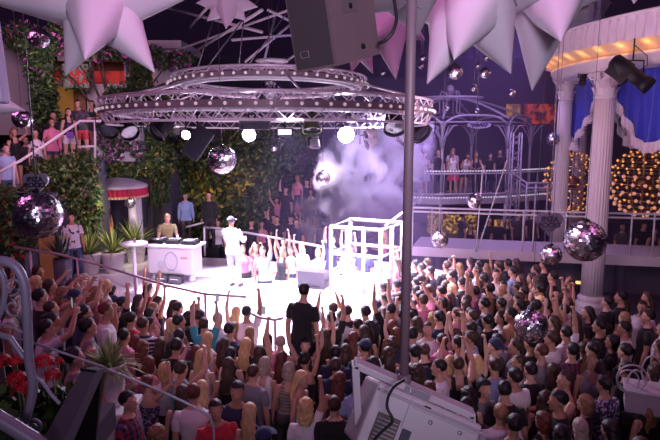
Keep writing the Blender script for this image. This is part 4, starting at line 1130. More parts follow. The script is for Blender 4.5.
# white dance cage and steps at the right of the stage
cg = thing('dance_cage', 'white square dance cage glaring at the right of the stage', 'cage', G(362,282,SZ))
def lc(px,py,Y): p = P(px,py,Y)-cg.location; return p
def cgp(px, py): return G(px,py,SZ)
c1,c2,c3,c4 = cgp(331,290),cgp(380,296),cgp(401,284),cgp(350,278)
def cage_top(p, h): return Vector((p.x,p.y,SZ+h))
H1 = 1.62
for p,h in ((c1,H1),(c2,H1),(c3,H1),(c4,H1),(c1.lerp(c2,0.33),H1),(c1.lerp(c2,0.66),H1),(c2.lerp(c3,0.5),H1)):
    MB().tube([p-cg.location, cage_top(p,h)-cg.location],0.045,8).build('post', white_metal, cg)
rr_ = MB()
for h in (H1,0.95,0.5):
    q = [cage_top(p,h)-cg.location for p in (c1,c2,c3,c4)]; rr_.tube(q,0.045,8,True)
rr_.build('rails', white_metal, cg)
ctr = (c1+c2+c3+c4)/4
MB().prism([((p.x-ctr.x)*0.98+ctr.x-cg.location.x,(p.y-ctr.y)*0.98+ctr.y-cg.location.y) for p in (c1,c2,c3,c4)], 0, 0.22).build('plinth', stage_white, cg)
# stage rails
def rail(label, top, posts, r=0.032, base=SZ, m=white_metal, name='stage_rail'):
    t = thing(name, label, 'railing', (top[0].x,top[0].y,base))
    o = t.location
    MB().tube([p-o for p in top], r, 8).build('handrail', m, t)
    for p in posts: MB().tube([Vector((p.x,p.y,base))-o, p-o], r*0.9, 8).build('post', m, t)
    return t
bk = [P(204,227,18.6),P(225,229,18.4),P(255,234,18.0),P(286,240,17.4),P(318,246,16.8),P(352,255,16.2)]
rail('white rail round the back of the stage, crowd behind it', bk, [bk[0],bk[3],bk[4]], 0.035)
strut('ramp_pole','short pale rail running off the back stage rail towards the light blue shirt',[P(186,227,19.5),P(206,222,19.5)],0.03,white_metal,'handrail')
fr_ = [P(14,247,12.6),P(58,254,12.4),P(100,265,12.2),P(135,276,12.0),P(165,285,11.2),P(205,294,10.6),P(246,297,10.3)]
frm = mat('rail_pinkish_metal',(0.55,0.42,0.48),0.35,0.5)
rail('long curved handrail between the left crowd and the stage', fr_, [P(30,250,12.55),P(77,259,12.3),fr_[3],fr_[5]], 0.028, 0.0, frm, 'crowd_rail')
rail('short curved piece of handrail at the stage front', [P(252,314,10.0),P(262,318,9.8),P(275,320,9.7),P(283,318,9.6)], [P(275,320,9.7)], 0.026, 0.0, frm, 'crowd_rail')
# wedge monitor loudspeaker on the stage
wm = thing('wedge_monitor', 'dark wedge monitor loudspeaker lying on the bright stage', 'loudspeaker', G(315,286,SZ), R(-20))
wp = [(-0.30,0),(0.30,0),(0.30,0.16),(0.06,0.44),(-0.30,0.44)]
vs = [(s*0.36,y,z) for s in (-1,1) for y,z in wp]
spk = mat('speaker_grey', (0.035,0.032,0.042), 0.6)
MB().add(vs,[(0,1,2,3,4)[::-1],(5,6,7,8,9)]+[(i,(i+1)%5,5+(i+1)%5,5+i) for i in range(5)]).build('cabinet', spk, wm)
MB().box((0.365,-0.05,0.2),(0.012,0.16,0.05)).build('handle', black_metal, wm); MB().box((0,-0.27,0.08),(0.5,0.1,0.02)).build('grille', black_metal, wm)

# --- DJ desk
dj = thing('dj_desk', 'white rounded DJ desk on the left of the stage', 'desk', G(176,279,SZ), R(-12))
MB().box((0,0,0.56),(1.30,0.62,0.72),None,0.05).build('front', stage_white, dj)
MB().box((0,0,0.95),(1.48,0.78,0.06),None,0.02).build('top', stage_white, dj)
for sx in (-0.52,0.52):
    MB().lathe([(0.09,0.0),(0.11,0.06),(0.07,0.14),(0.12,0.22)],14,(sx,-0.12,0)).build('foot', stage_white, dj)
MB().tube([(0.04+0.18*math.cos(2*PI*k/24),-0.318,0.56+0.24*math.sin(2*PI*k/24)) for k in range(24)],0.016,6,True).build('oval_emblem', mat('grey_emblem',(0.45,0.45,0.55),0.5), dj)
MB().lathe([(0.001,0),(0.12,0.0),(0.12,0.006),(0.001,0.006)],28,(-0.24,-0.312,0.45),smooth=False,rot=Matrix.Rotation(PI/2,3,'X')).build('pale_emblem', mat('pale_emblem',(0.62,0.60,0.68),0.5), dj)
for k,x in enumerate((0.34,0.41,0.47)): MB().box((x,-0.315,0.66),(0.045,0.012,0.045)).build('red_mark', stage_red, dj)
def deck(label, x):
    q = dj.location + Matrix.Rotation(R(-12),3,'Z') @ Vector((x,0.0,0.98)); t = thing('turntable', label, 'turntable', q, R(-12))
    MB().box((0,0,0.05),(0.40,0.36,0.10),None,0.01).build('plinth', black_metal, t); MB().lathe([(0.15,0.10),(0.155,0.115),(0.02,0.12)],28,(-0.03,0,0)).build('platter', mat('grey_metal'), t)
    MB().tube([(0.15,0.12,0.10),(0.15,0.12,0.14),(0.14,-0.05,0.14),(0.08,-0.10,0.13)],0.008,6).build('tonearm', truss_metal, t)
deck('turntable at the left end of the DJ desk', -0.46); deck('turntable at the right end of the DJ desk', 0.46)
q = dj.location + Matrix.Rotation(R(-12),3,'Z') @ Vector((0,0.0,0.98)); t = thing('mixer', 'black mixing console between two turntables', 'mixer', q, R(-12))
MB().box((0,0,0.055),(0.36,0.36,0.11),None,0.01).build('case', black_metal, t)
kn = MB().lathe([(0.014,0),(0.012,0.025)],8).mesh('knob', truss_metal)
for i in range(4):
    for j in range(3): link('knob', kn, t, (-0.12+0.08*i,0.12-0.08*j,0.11))
for i,x in enumerate((-0.16,0.22)):
    q = dj.location + Matrix.Rotation(R(-12),3,'Z') @ Vector((x,-0.40,0)); t = thing('flight_case', ['left','right'][i]+' of two dark gear boxes under the DJ desk front', 'box', q, R(-12))
    MB().box((0,0,0.10),(0.34,0.26,0.20),None,0.012).build('case', spk, t); MB().tube([(-0.10,-0.14,0.12),(-0.10,-0.16,0.14),(0.10,-0.16,0.14),(0.10,-0.14,0.12)],0.01,6).build('handle', truss_metal, t)
# tall white bistro table
bt = thing('bistro_table', 'tall white round bar table left of the DJ desk', 'table', G(136,292,SZ))
MB().lathe([(0.30,0.02),(0.28,0.04),(0.05,0.06)],28).build('base', white_metal, bt); MB().lathe([(0.05,0.05),(0.045,1.20)],16).build('column', white_metal, bt)
MB().lathe([(0.30,1.20),(0.33,1.22),(0.33,1.245),(0.30,1.25)],32).build('tabletop', white_metal, bt)
t = thing('drinking_glass', 'small drinking glass on the tall white bar table', 'glass', bt.location+Vector((0.03,0,1.25)))
MB().lathe([(0.03,0),(0.035,0.10)],14).build('tumbler', mat('smoky_glass',(0.25,0.15,0.2),0.1), t)
# round kiosk with red fringe
ks = thing('round_kiosk', 'little round kiosk with a red fringed roof behind the planters', 'kiosk', P(122,262,18.8)); ks.location.z = SZ-0.004
kh = P(122,190,18.8).z - SZ; kr = 28/F*18.8
red_fab = mat('crimson_fringe', (0.50,0.02,0.07), 0.8, var=0.2, scale=8)
MB().grid(lambda u,v: Vector(((kr+0.025*math.sin(u*2*PI*40))*math.cos(2*PI*u),(kr+0.025*math.sin(u*2*PI*40))*math.sin(2*PI*u),kh+0.10-0.26*v)),240,3).build('red_valance', red_fab, ks)
MB().lathe([(kr*1.03,kh+0.09),(kr*1.05,kh+0.13),(kr*1.0,kh+0.18),(kr*0.5,kh+0.34),(0.02,kh+0.40)],40).build('roof', white_metal, ks)
MB().grid(lambda u,v: Vector(((kr+0.03+0.02*math.sin(u*2*PI*60))*math.cos(2*PI*u),(kr+0.03+0.02*math.sin(u*2*PI*60))*math.sin(2*PI*u),kh-0.13-0.07*v)),300,2).build('gold_fringe', mat('gold_fringe',(0.55,0.40,0.22),0.8), ks)
for k in range(4):
    a = PI/4+PI/2*k+0.15; MB().lathe([(0.17,0),(0.17,0.08),(0.135,0.10),(0.125,kh-0.05),(0.16,kh)],20,(0.70*math.cos(a),0.70*math.sin(a),0)).build('pillar', col_white, ks)
# ------------------------------------------------------------------ planting
leaf_d = mat('leaf_dark_green', (0.035,0.075,0.025), 0.55, var=0.35, scale=20)
leaf_m = mat('leaf_mid_green', (0.10,0.17,0.045), 0.55, var=0.35, scale=20)
leaf_y = mat('leaf_yellow_green', (0.24,0.24,0.05), 0.55, var=0.3, scale=20)
petal_m = mat('petal_magenta', (0.55,0.10,0.42), 0.6, var=0.25, scale=20)
petal_l = mat('petal_pale', (0.75,0.55,0.72), 0.6, var=0.2, scale=20)
bark = mat('bark', (0.07,0.05,0.035), 0.9, var=0.3, scale=8, bump=0.4)
def foliage_mesh(blobs, n, size, mats, weights, seed, flat=0.5):
    """leaves scattered through ellipsoids: blobs = (centre, (rx,ry,rz))"""
    rg = np.random.default_rng(seed)
    vol = np.array([b[1][0]*b[1][1]*b[1][2] for b in blobs])**0.7; vol /= vol.sum()
    pick = rg.choice(len(blobs), n, p=vol)
    C_ = np.array([tuple(b[0]) for b in blobs])[pick]; Rr = np.array([b[1] for b in blobs])[pick]
    d = rg.normal(size=(n,3)); d /= np.linalg.norm(d,axis=1)[:,None]; rad = rg.uniform(0.25,1,n)**0.45
    p = C_ + d*Rr*rad[:,None]
    a = rg.normal(size=(n,3)); a[:,2] -= 0.3; a /= np.linalg.norm(a,axis=1)[:,None]
    b = np.cross(a, rg.normal(size=(n,3))); b /= np.linalg.norm(b,axis=1)[:,None]
    nn = np.cross(a,b)
    s = size*rg.uniform(0.6,1.3,n)[:,None]
    v = np.stack([p, p+a*s*0.5+b*s*flat*0.5+nn*s*0.08, p+a*s*1.05-nn*s*0.1, p+a*s*0.5-b*s*flat*0.5+nn*s*0.08],axis=1).reshape(-1,3)
    me = bpy.data.meshes.new('foliage'); 
    me.vertices.add(n*4); me.vertices.foreach_set('co', v.ravel())
    me.loops.add(n*4); me.loops.foreach_set('vertex_index', np.arange(n*4))
    me.polygons.add(n); me.polygons.foreach_set('loop_start', np.arange(n)*4); me.polygons.foreach_set('loop_total', np.full(n,4))
    me.polygons.foreach_set('material_index', rg.choice(len(mats), n, p=np.array(weights)/sum(weights)))
    for m in mats: me.materials.append(m)
    me.update(calc_edges=True); me.validate(); return me
def bush(name, label, cat, base, blobs, n, size, mats, weights, seed, stems=None, group=None, flat=0.5):
    base = Vector(base); t = thing(name, label, cat, base, 0, group)
    link('foliage', foliage_mesh([(Vector(c)-base, r) for c,r in blobs], n, size, mats, weights, seed, flat), t)
    m = MB()
    for c, r in (stems or blobs):
        c = Vector(c)-base; mid = c*0.5 + Vector((0.15*math.sin(c.x*3),0.1,0)); m.tube([(c.x*0.15,c.y*0.15,0),mid,c],[0.06,0.04,0.015],7)
    m.build('stem', bark, t); return t
def pb(px,py,Y,rx,rz,ry=None):
    return (P(px,py,Y), (rx/F*Y, (ry if ry else rx/F*Y*0.7), rz/F*Y))
G3 = [leaf_d, leaf_m, leaf_y]
# hedge trees behind the stage
bush('hedge_tree','dark tree rising behind the kiosk, left of the stage','tree',(P(120,240,22.5).x,22.5,0),[pb(100,160,22.5,40,34),pb(150,165,22.5,36,40),pb(130,215,22.5,40,30),pb(165,215,22.8,25,35)],9000,0.22,G3,[6,3,0.5],1)
bush('hedge_tree','amber lit tree behind the person in the light blue shirt','tree',(P(200,240,23).x,23,0),[pb(195,165,23,34,30),pb(190,205,23,30,40),pb(225,200,23,30,44)],8000,0.22,G3,[4,4,1.5],2)
bush('hedge_tree','amber lit tree behind the performer, under the big stage mirror ball','tree',(P(250,240,23).x,23,0),[pb(250,175,23,32,30),pb(255,210,23,34,34),pb(245,150,23.2,30,24)],8000,0.22,G3,[4,4,2],3)
bush('hedge_tree','dark tree right of the amber lit ones behind the dancing guests','tree',(P(300,240,23.6).x,23.6,0),[pb(295,165,23.6,34,30),pb(320,200,23.6,30,30),pb(285,140,23.6,30,20)],6000,0.22,G3,[6,2.5,0.5],4)
bush('hedge_tree','dark tree under the left end of the lower lighting ring','tree',(P(70,240,21.5).x,21.5,3.95),[pb(150,120,22,26,26),pb(165,105,22.5,30,20)],3000,0.2,G3,[6,2.5,0.3],5,[pb(150,125,22,5,5)])
# ivy bank on the terrace front
bush('ivy_bank','thick green ivy hanging below the terrace handrail','ivy',(P(60,255,16.6).x,16.6,TZ),[pb(45,172,15.9,16,12,.3),pb(66,166,16.1,18,12,.3),pb(86,163,16.3,14,12,.3),pb(40,195,16.1,22,16,.3),pb(66,192,16.2,22,20,.3),pb(86,186,16.3,13,22,.3),pb(34,222,16.2,18,22,.3),pb(56,222,16.3,20,24,.3),pb(74,218,16.35,17,24,.25),pb(46,250,16.3,22,18,.3),pb(72,248,16.4,18,20,.25),pb(94,208,16.6,8,22,.25)],13000,0.14,[leaf_d,leaf_m,leaf_y,petal_m],[4,4,1.5,0.15],6)
bush('ivy_bank','darker ivy with red blooms left of the big mirror ball','ivy',(P(5,255,14.2).x,14.2,TZ),[pb(8,215,14.2,20,18,.4),pb(15,240,14.2,24,16,.4),pb(0,195,14.2,14,10,.4)],2600,0.16,[leaf_d,leaf_m,mat('petal_red',(0.55,0.03,0.03),0.6,var=0.25)],[5,2,0.6],7)
bush('ivy_bank','green leaves along the top of the kiosk beside the bougainvillea','ivy',(P(150,215,20).x,20,0),[pb(120,170,20.6,26,7,.4),pb(150,168,20.4,16,9,.4),pb(162,160,20.6,14,20,.4),pb(158,192,20.8,12,16,.4)],2800,0.17,G3,[4,4,2],8)
# bougainvillea over the white terrace box
pbx = thing('planter_box','long white planter box full of bougainvillea on the terrace edge','planter',P(119,158,20.9))
bw = (44/F*20.9); MB().box((0,0.25,0.45),(bw,0.5,1.15),None,0.02).build('box', white_paint, pbx)
bush('bougainvillea','magenta and white bougainvillea spilling over the white planter box','shrub',P(120,146,20.7)+Vector((0,0,0.1)),[pb(103,138,20.7,8,11,.3),pb(114,147,20.6,10,9,.3),pb(128,140,20.6,11,11,.3),pb(139,150,20.6,8,9,.3),pb(112,158,20.5,11,4,.3)],2000,0.14,[leaf_d,petal_m,petal_l,leaf_m],[4,1.6,1.2,1.5],9)
# climbers on the house
bush('climber','dark climber column between pale wall and amber door','ivy',(P(42,130,23).x,23,3.95),[pb(40,65,23.2,13,24,.4),pb(44,95,23,13,26,.4),pb(47,120,23,12,20,.4),pb(33,45,23.4,20,12,.5)],4200,0.2,[leaf_d,leaf_m,petal_m],[6,1.5,0.25],10)
bush('climber','bougainvillea trailing along the house eaves with magenta blooms','ivy',(P(110,60,23.5).x,24.0,5.0),[pb(60,40,23.6,24,11,.4),pb(100,50,23.6,26,9,.4),pb(135,52,23.6,26,10,.4),pb(170,60,23.6,24,9,.4),pb(20,35,23.6,22,12,.4),pb(85,28,23.8,40,14,.4)],4800,0.2,[leaf_d,petal_m,leaf_m],[6,1.8,1],11)
bush('climber','dark leafy shrub in front of the red lit room','shrub',(P(128,105,22).x,22,3.95),[pb(118,98,22,14,12,.4),pb(140,85,22,12,22,.4),pb(148,105,22,12,14,.4)],2400,0.2,[leaf_d,leaf_m],[6,1.5],12)

# spiky plants in white tubs
tub_white = mat('white_tub', (0.74,0.70,0.72), 0.6, var=0.05)
spike_g = mat('spiky_leaf', (0.13,0.22,0.045), 0.5, var=0.3, scale=12); spike_y = mat('spiky_leaf_pale', (0.42,0.46,0.14), 0.5, var=0.25, scale=12)
def spiky(n, L, w, seed, droop=0.5):
    rg = np.random.default_rng(seed); m1 = MB(); m2 = MB()
    for i in range(n):
        a = rg.uniform(0,2*PI); el = rg.uniform(0.25,1.45); l = L*rg.uniform(0.7,1.15); d = Vector((math.cos(a),math.sin(a),0)); sd = Vector((-math.sin(a),math.cos(a),0))
        vs = []; K = 6
        for k in range(K+1):
            t = k/K; q = d*(l*t*math.cos(el)+0.02) + Vector((0,0,l*t*math.sin(el)-droop*l*t*t*math.cos(el)*0.7)); ww = w*(math.sin(PI*min(1,0.15+t*0.85)))
            vs += [q-sd*ww, q+Vector((0,0,-ww*0.4)), q+sd*ww]
        fs = [(3*k+j,3*k+j+1,3*k+j+4,3*k+j+3) for k in range(K) for j in (0,1)]
        (m1 if rg.random() < 0.6 else m2).add(vs, fs, True)
    return m1, m2
def tub(label, px, pybase, z, rtop, h, L, n, seed, group=None, droop=0.5, w=0.022):
    t = thing('potted_plant', label, 'plant', G(px,pybase,z), 0, group)
    MB().lathe([(rtop*0.62,0),(rtop*0.70,0.02),(rtop*0.96,h*0.86),(rtop*1.06,h*0.87),(rtop*1.06,h),(rtop*0.95,h),(rtop*0.92,h*0.9),(0.01,h*0.9)],32,cap=False).build('tub', tub_white, t)
    MB().ball((0,0,h*0.86),rtop*0.9,16,8,(1,1,0.18)).build('soil', mat('potting_soil',(0.05,0.035,0.025),0.95,bump=0.5), t)
    m1, m2 = spiky(n, L, w, seed, droop)
    for m, mm in ((m1,spike_g),(m2,spike_y)):
        o = m.build('leaves', mm, t); o.location = (0,0,h*0.9)
    return t
tub('spiky plant in a white tub just right of the person in the printed T-shirt',90,274,SZ,0.33,0.62,1.0,60,1)
tub('spiky plant in a white tub, middle of the three by the kiosk',114,272,SZ,0.33,0.60,0.95,55,2)
tub('spiky plant in a white tub nearest the DJ desk',136,262,SZ,0.33,0.62,1.0,60,3)
# cream globe lamp between tubs
t = thing('globe_lamp','pale stone globe resting by the middle tub','globe',G(117,266,SZ)); MB().ball((0,0,0.16),0.16,18,12).build('globe', tub_white, t); MB().lathe([(0.10,0),(0.08,0.04)],16).build('base', tub_white, t)
# amber slatted gate with spiky shadow, far left of the stage
t = thing('slatted_gate','amber lit wooden panel with a dark agave in front, left of the stage','panel',P(56,270,14.0)); t.location.z = TZ*0
MB().box((0,0,1.35),(0.56,0.08,1.9)).build('panel', mat('amber_wood_panel',(0.40,0.24,0.07),0.6,var=0.25,scale=4), t); MB().box((-0.31,0,1.35),(0.06,0.12,2.0)).build('frame', mat('amber_wood_panel'), t)
a1, a2 = spiky(46,0.62,0.035,9,0.1)
t = thing('agave_plant','dark spiky agave in front of the amber panel','plant',P(62,258,13.4)); a1.build('leaves', mat('agave_dark',(0.02,0.03,0.02),0.5), t); a2.build('leaves', mat('agave_dark'), t)
zz = t.location.z; MB().lathe([(0.16,-zz),(0.20,-0.02)],18).build('pot', night_wall, t)

# ------------------------------------------------------------------ foreground
pole_m = mat('painted_pole', (0.21,0.145,0.175), 0.5, 0.1, 0.12, 5)
PY = 3.0
top = P(412.5,-40,PY); bot = P(404,383,PY)
hp = thing('hanging_pole','tall grey-brown pole crossing the picture, holding the boxy white light','pole',(bot.x,PY,bot.z))
MB().tube([(0,0,0),(0,0,top.z-bot.z+0.6)],0.0245,20).build('tube', pole_m, hp)
MB().lathe([(0.024,-0.01),(0.036,0.0),(0.036,0.04),(0.026,0.05)],20).build('collar', pole_m, hp)
# boxy white moving light under the pole, on a yoke
fx_white = mat('fixture_white', (0.50,0.46,0.50), 0.45, 0.0, 0.06, 3)
O = P(411,386,PY)
fx = thing('projector_light','boxy white projector light hung tilted from the pole, bottom of the picture','light fixture', O)
Rz = Matrix.Rotation(R(24.5),3,'Y')           # the whole head hangs askew
def fb(mb, c, size, bev=0.006, extra=None): return mb.box(Rz @ Vector(c), size, (Rz @ extra) if extra else Rz, bev)
yk = MB(); fb(yk,(0.02,0,-0.005),(0.70,0.09,0.038)); 
for xx,ll in ((-0.315,0.36),(0.355,0.16)):
    yk.box(Rz @ Vector((xx,0,0)) + Vector((0,0,-ll/2)),(0.040,0.09,ll),Matrix.Rotation(R(-3),3,'Y'),0.006)
fb(yk,(0.02,0,-0.005),(0.66,0.08,0.03))
yk.build('yoke', fx_white, fx)
bk_ = MB(); bk_.tube([Vector((-0.01,-0.05,0.02)),Vector((-0.01,-0.05,-0.05))],0.012,8); fb(bk_,(0.03,-0.05,-0.005),(0.14,0.02,0.05),0.004); bk_.build('clamp_plate', mat('grey_metal'), fx)
tl = Matrix.Rotation(R(-20),3,'X')
bd = MB(); fb(bd,(0.115,0.03,-0.235),(0.60,0.36,0.34),0.018,tl); hd = bd.build('housing', fx_white, fx)
sm_ = MB()
fb(sm_,(0.115,-0.075,-0.055),(0.585,0.10,0.016),0.004,tl); sm_.build('top_seam', mat('fixture_seam_grey',(0.36,0.33,0.37),0.5), hd)  # seams and slats in a darker grey than the housing
def onbox(mb, x, d, size, out=0.004, bev=0.002):      # x from the box's left edge, d down from its top, on the face towards the viewer
    c = Vector((0.115,0.03,-0.235)) + tl @ Vector((x-0.30,-0.18-out,0.17-d)); return mb.box(Rz @ c, size, Rz @ tl, bev)
onbox(MB(),0.115,0.235,(0.125,0.012,0.19)).build('vent_panel', mat('fixture_vent_brown',(0.10,0.085,0.085),0.6), hd)
m = MB()
for k in range(7): onbox(m,0.115,0.165+0.02*k,(0.11,0.008,0.005),0.012,0.001)
m.build('vent_slats', mat('fixture_seam_grey'), hd)
onbox(MB(),0.225,0.235,(0.05,0.012,0.13)).build('socket_panel', mat('fixture_socket_dark',(0.03,0.03,0.06),0.5), hd)
onbox(MB(),0.285,0.03,(0.034,0.016,0.018)).build('latch_slot', black_metal, hd)
onbox(MB(),0.19,0.09,(0.004,0.008,0.16),0.002,0.001).build('panel_seam', mat('fixture_seam_grey'), hd)
onbox(MB(),0.40,0.055,(0.38,0.008,0.004),0.002,0.001).build('panel_seam', mat('fixture_seam_grey'), hd)
for x,d in ((0.325,0.09),(0.49,0.08),(0.33,0.22),(0.50,0.22)):
    c = Rz @ (Vector((0.115,0.03,-0.235)) + tl @ Vector((x-0.30,-0.18,0.17-d))); MB().lathe([(0.012,0),(0.012,0.007),(0.005,0.009)],12,c,rot=Rz @ tl @ Matrix.Rotation(PI/2,3,'X')).build('screw', mat('grey_metal'), hd)
cb = [P(404,380,2.85),P(394,386,2.78),P(388,396,2.72),P(386,408,2.68),P(392,416,2.66),P(394,422,2.66),P(383,430,2.66),P(374,440,2.66)]
tag(MB().tube(smooth_path(cb,40),0.0075,8).build('power_cable', cable_black), 'black cable looping from pole foot down the white projector light', 'cable')
# black hanging loudspeaker
Bn = P(337,66,3.05); An = P(297,73,3.22); Cn = P(380,54,3.30); Up = (P(321,-45,3.0)-Bn)
ls_ = thing('hanging_loudspeaker','big dark box loudspeaker hanging at the top centre','loudspeaker', Bn)
e1, e2 = An-Bn, Cn-Bn
vs = [Vector(),e1,e1+e2,e2]; vs += [v+Up for v in vs]
spk_c = mat('loudspeaker_paint', (0.125,0.082,0.090), 0.65, var=0.15, scale=12)
MB().add(vs,[(0,1,2,3),(4,7,6,5),(0,4,5,1),(1,5,6,2),(2,6,7,3),(3,7,4,0)]).build('cabinet', spk_c, ls_)
n1 = e1.cross(Up).normalized()
if n1.dot(-Bn+Vector((0,0,CZ))) < 0: n1 = -n1
def onface(a,b,c,d,off=0.006): return [e1*u+Up*v+n1*off for u,v in ((a,b),(c,b),(c,d),(a,d))]
q = onface(0.06,0.03,0.95,0.97); MB().add(q+[v-n1*0.006 for v in q],[(0,1,2,3),(0,4,5,1),(1,5,6,2),(2,6,7,3),(3,7,4,0)]).build('grille', mat('speaker_grille',(0.048,0.034,0.040),0.75,var=0.3,scale=160,bump=0.5), ls_)
q = onface(0.60,0.13,0.80,0.19,0.010); MB().tube(q,0.002,5,True).build('badge', mat('badge_grey',(0.25,0.22,0.25),0.4), ls_)
n2 = e2.cross(Up).normalized()
if n2.dot(-Bn+Vector((0,0,CZ))) < 0: n2 = -n2
for u,v in ((0.62,0.12),(0.45,0.52)):
    x,y,d = frame_of(n2); M3 = Matrix((x,y,d)).transposed(); MB().lathe([(0.014,0),(0.014,0.006),(0.006,0.008)],12,e2*u+Up*v,rot=M3).build('bolt', black_metal, ls_)
q = [e2*u+Up*v+n2*0.004 for u,v in ((0.28,0.46),(0.62,0.46),(0.62,0.62),(0.28,0.62))]; MB().add(q+[v-n2*0.004 for v in q],[(0,1,2,3),(0,4,5,1),(1,5,6,2),(2,6,7,3),(3,7,4,0)]).build('plate', mat('plate_brown',(0.11,0.08,0.09),0.5), ls_)
cb = [P(390,-30,3.3),P(395,6,3.25),P(397,20,3.22),P(393,33,3.2),P(386,41,3.2),P(378,43,3.22)]
tag(MB().tube(smooth_path(cb,40),0.009,8).build('speaker_cable', cable_black), 'black cable looping beside the hanging loudspeaker at the top', 'cable')

# left foreground: iron rail with scrolls, flowers, screen
RY = 2.3
railm = mat('lilac_painted_rail', (0.27,0.25,0.34), 0.4, 0.1, 0.06)
def pth(l, Y=RY): return [P(x,y,Y) for x,y in l]
rg_ = thing('balcony_railing','curved pale iron railing with scrolls, very near at the left edge','railing',P(20,440,RY))
o_ = rg_.location
def tb(name, l, r, n=10, Y=RY): return MB().tube([p-o_ for p in smooth_path(pth(l,Y),36,2)], r, n).build(name, railm, rg_)
tb('arched_post',[(-14,262),(0,259),(12,262),(20,270),(25,283),(27,310),(28,340),(29,366),(33,378),(33,392),(30,406),(25,420),(20,436),(16,455)],0.0190)
tb('inner_arch',[(-12,276),(-2,268),(3,275),(5,292),(2,310),(-4,322),(-14,330)],0.012)
def scroll(cx,cy,r,turn,ph,sgn=1): return [(cx+r*(1-0.8*k/26)*math.cos(ph+sgn*turn*k/26),cy+r*(1-0.8*k/26)*math.sin(ph+sgn*turn*k/26)) for k in range(27)]
tb('scroll',scroll(13,308,11,9.0,-1.2),0.005,8); tb('scroll',scroll(12,286,10,8.0,1.8,-1),0.005,8); tb('scroll',scroll(34,428,9,9.0,-2.4),0.007,8)
tb('stay_bar',[(29,372),(42,382),(52,396),(60,404)],0.007,8); tb('stay_bar',[(-10,332),(10,338),(24,358)],0.012,8)
tb('bottom_bar',[(-12,412),(8,424),(34,440),(48,452)],0.030,12,2.1)
tb('cross_bar',[(-10,322),(10,326),(25,334)],0.005,8)
t = tb('handrail',[(-12,330),(40,345),(95,364),(165,393),(206,413),(213,418),(214,430),(214,452)],0.0055,10,2.6)
# red geraniums
red_p = mat('geranium_petal', (0.62,0.015,0.025), 0.55, var=0.25, scale=20)
def geranium(px,py,r,Y,label,seed):
    c = P(px,py,Y); rr = r/F*Y; t = thing('geranium', label, 'flower', c-Vector((0,0,0.42)))
    m = MB(); rg = np.random.default_rng(seed)
    for k in range(60):
        d = Vector(rg.normal(size=3)); d.z = abs(d.z)*0.9-0.25; d.normalize(); x,y,_ = frame_of(d); q = d*rr*rg.uniform(0.75,1.0)
        for j in range(5):
            a = 2*PI*j/5+k; e = (x*math.cos(a)+y*math.sin(a)); f_ = (x*math.cos(a+1.2)+y*math.sin(a+1.2)); s = rr*0.30
            m.add([q,q+e*s*0.7+f_*s*0.25+d*s*0.1,q+e*s+d*s*0.05,q+e*s*0.7-f_*s*0.25+d*s*0.1],[(0,1,2,3)],True)
    o = m.build('flower_head', red_p, t); o.location = (0,0,0.42)
    MB().tube([(0,0,0),(0.01,0,0.2),(0,0,0.42)],0.004,6).build('stalk', leaf_m, t)
    link('leaves', foliage_mesh([((0,0,0.17),(0.11,0.10,0.12))],46,0.065,[leaf_d,leaf_m],[3,1],seed,0.95), t)
for k,(x,y,r,Y,lb) in enumerate([(3,362,9,3.0,'red geranium head at the left edge, highest of the bed'),(16,361,8,3.0,'red geranium head left of the curved rail post'),(44,362,10,2.9,'red geranium head right of the curved rail post, upper'),(53,376,9,2.9,'red geranium head right of the curved rail post, farthest right'),
   (17,380,11,2.8,'large red geranium head behind the curved rail post'),(22,391,11,2.7,'lowest large red geranium head behind the curved rail post'),(58,362,6,3.1,'small red geranium head near the dark screen'),(29,393,5,2.95,'small red geranium head just right of the post')]): geranium(x,y,r,Y,lb,30+k)
bx_ = thing('flower_trough','dark flower trough holding red geraniums behind the rail','planter',P(28,432,3.0)); MB().box((0.03,0.02,-0.06),(0.66,0.60,0.16),None,0.015).build('trough', night_wall, bx_)
link('leaves', foliage_mesh([((0,0,0.12),(0.30,0.18,0.14))],420,0.06,[leaf_d,leaf_m],[4,1],77,0.9), bx_)
# dark screen seen edge on
s0,s1,s2,s3 = P(82,369,2.5),P(96,371,2.42),P(60,452,2.2),P(36,452,2.3)
scn = thing('flat_screen','dark flat screen seen edge-on at the lower left','screen',s0)
bk2 = Vector((0.04,0.22,-0.02))
def quadbox(pts, off): return MB().add([p-s0 for p in pts]+[p-s0+off for p in pts],[(0,1,2,3),(4,7,6,5),(0,4,5,1),(1,5,6,2),(2,6,7,3),(3,7,4,0)])
quadbox([s0,s1,s2,s3], Vector((0.02,0.05,-0.01))).build('edge_strip', mat('screen_edge_grey',(0.14,0.135,0.16),0.4), scn)
b1,b2,b3,b4 = P(95,371,2.44),P(99,376,2.5),P(88,452,2.4),P(58,452,2.25)
quadbox([b1,b2,b3,b4], Vector((0.01,0.05,-0.01))).build('panel', mat('screen_black',(0.008,0.008,0.010),0.2), scn)
MB().tube([p-s0+Vector((0,-0.004,0)) for p in (s0,s1)],0.006,6).build('bezel', black_metal, scn)
# pale lamp housing at the very left edge
t = thing('wall_light','pale upright housing cut by the left edge, above the star point','light fixture',P(-3,60,3.6)); MB().box((0,0,0),(0.055,0.10,0.50),Matrix.Rotation(R(-3),3,'Y'),0.015).build('housing', mat('pale_lilac_housing',(0.45,0.42,0.60),0.5), t)
MB().tube([(0,0,0.25),(0,0,1.2)],0.012,8).build('stem', black_metal, t)

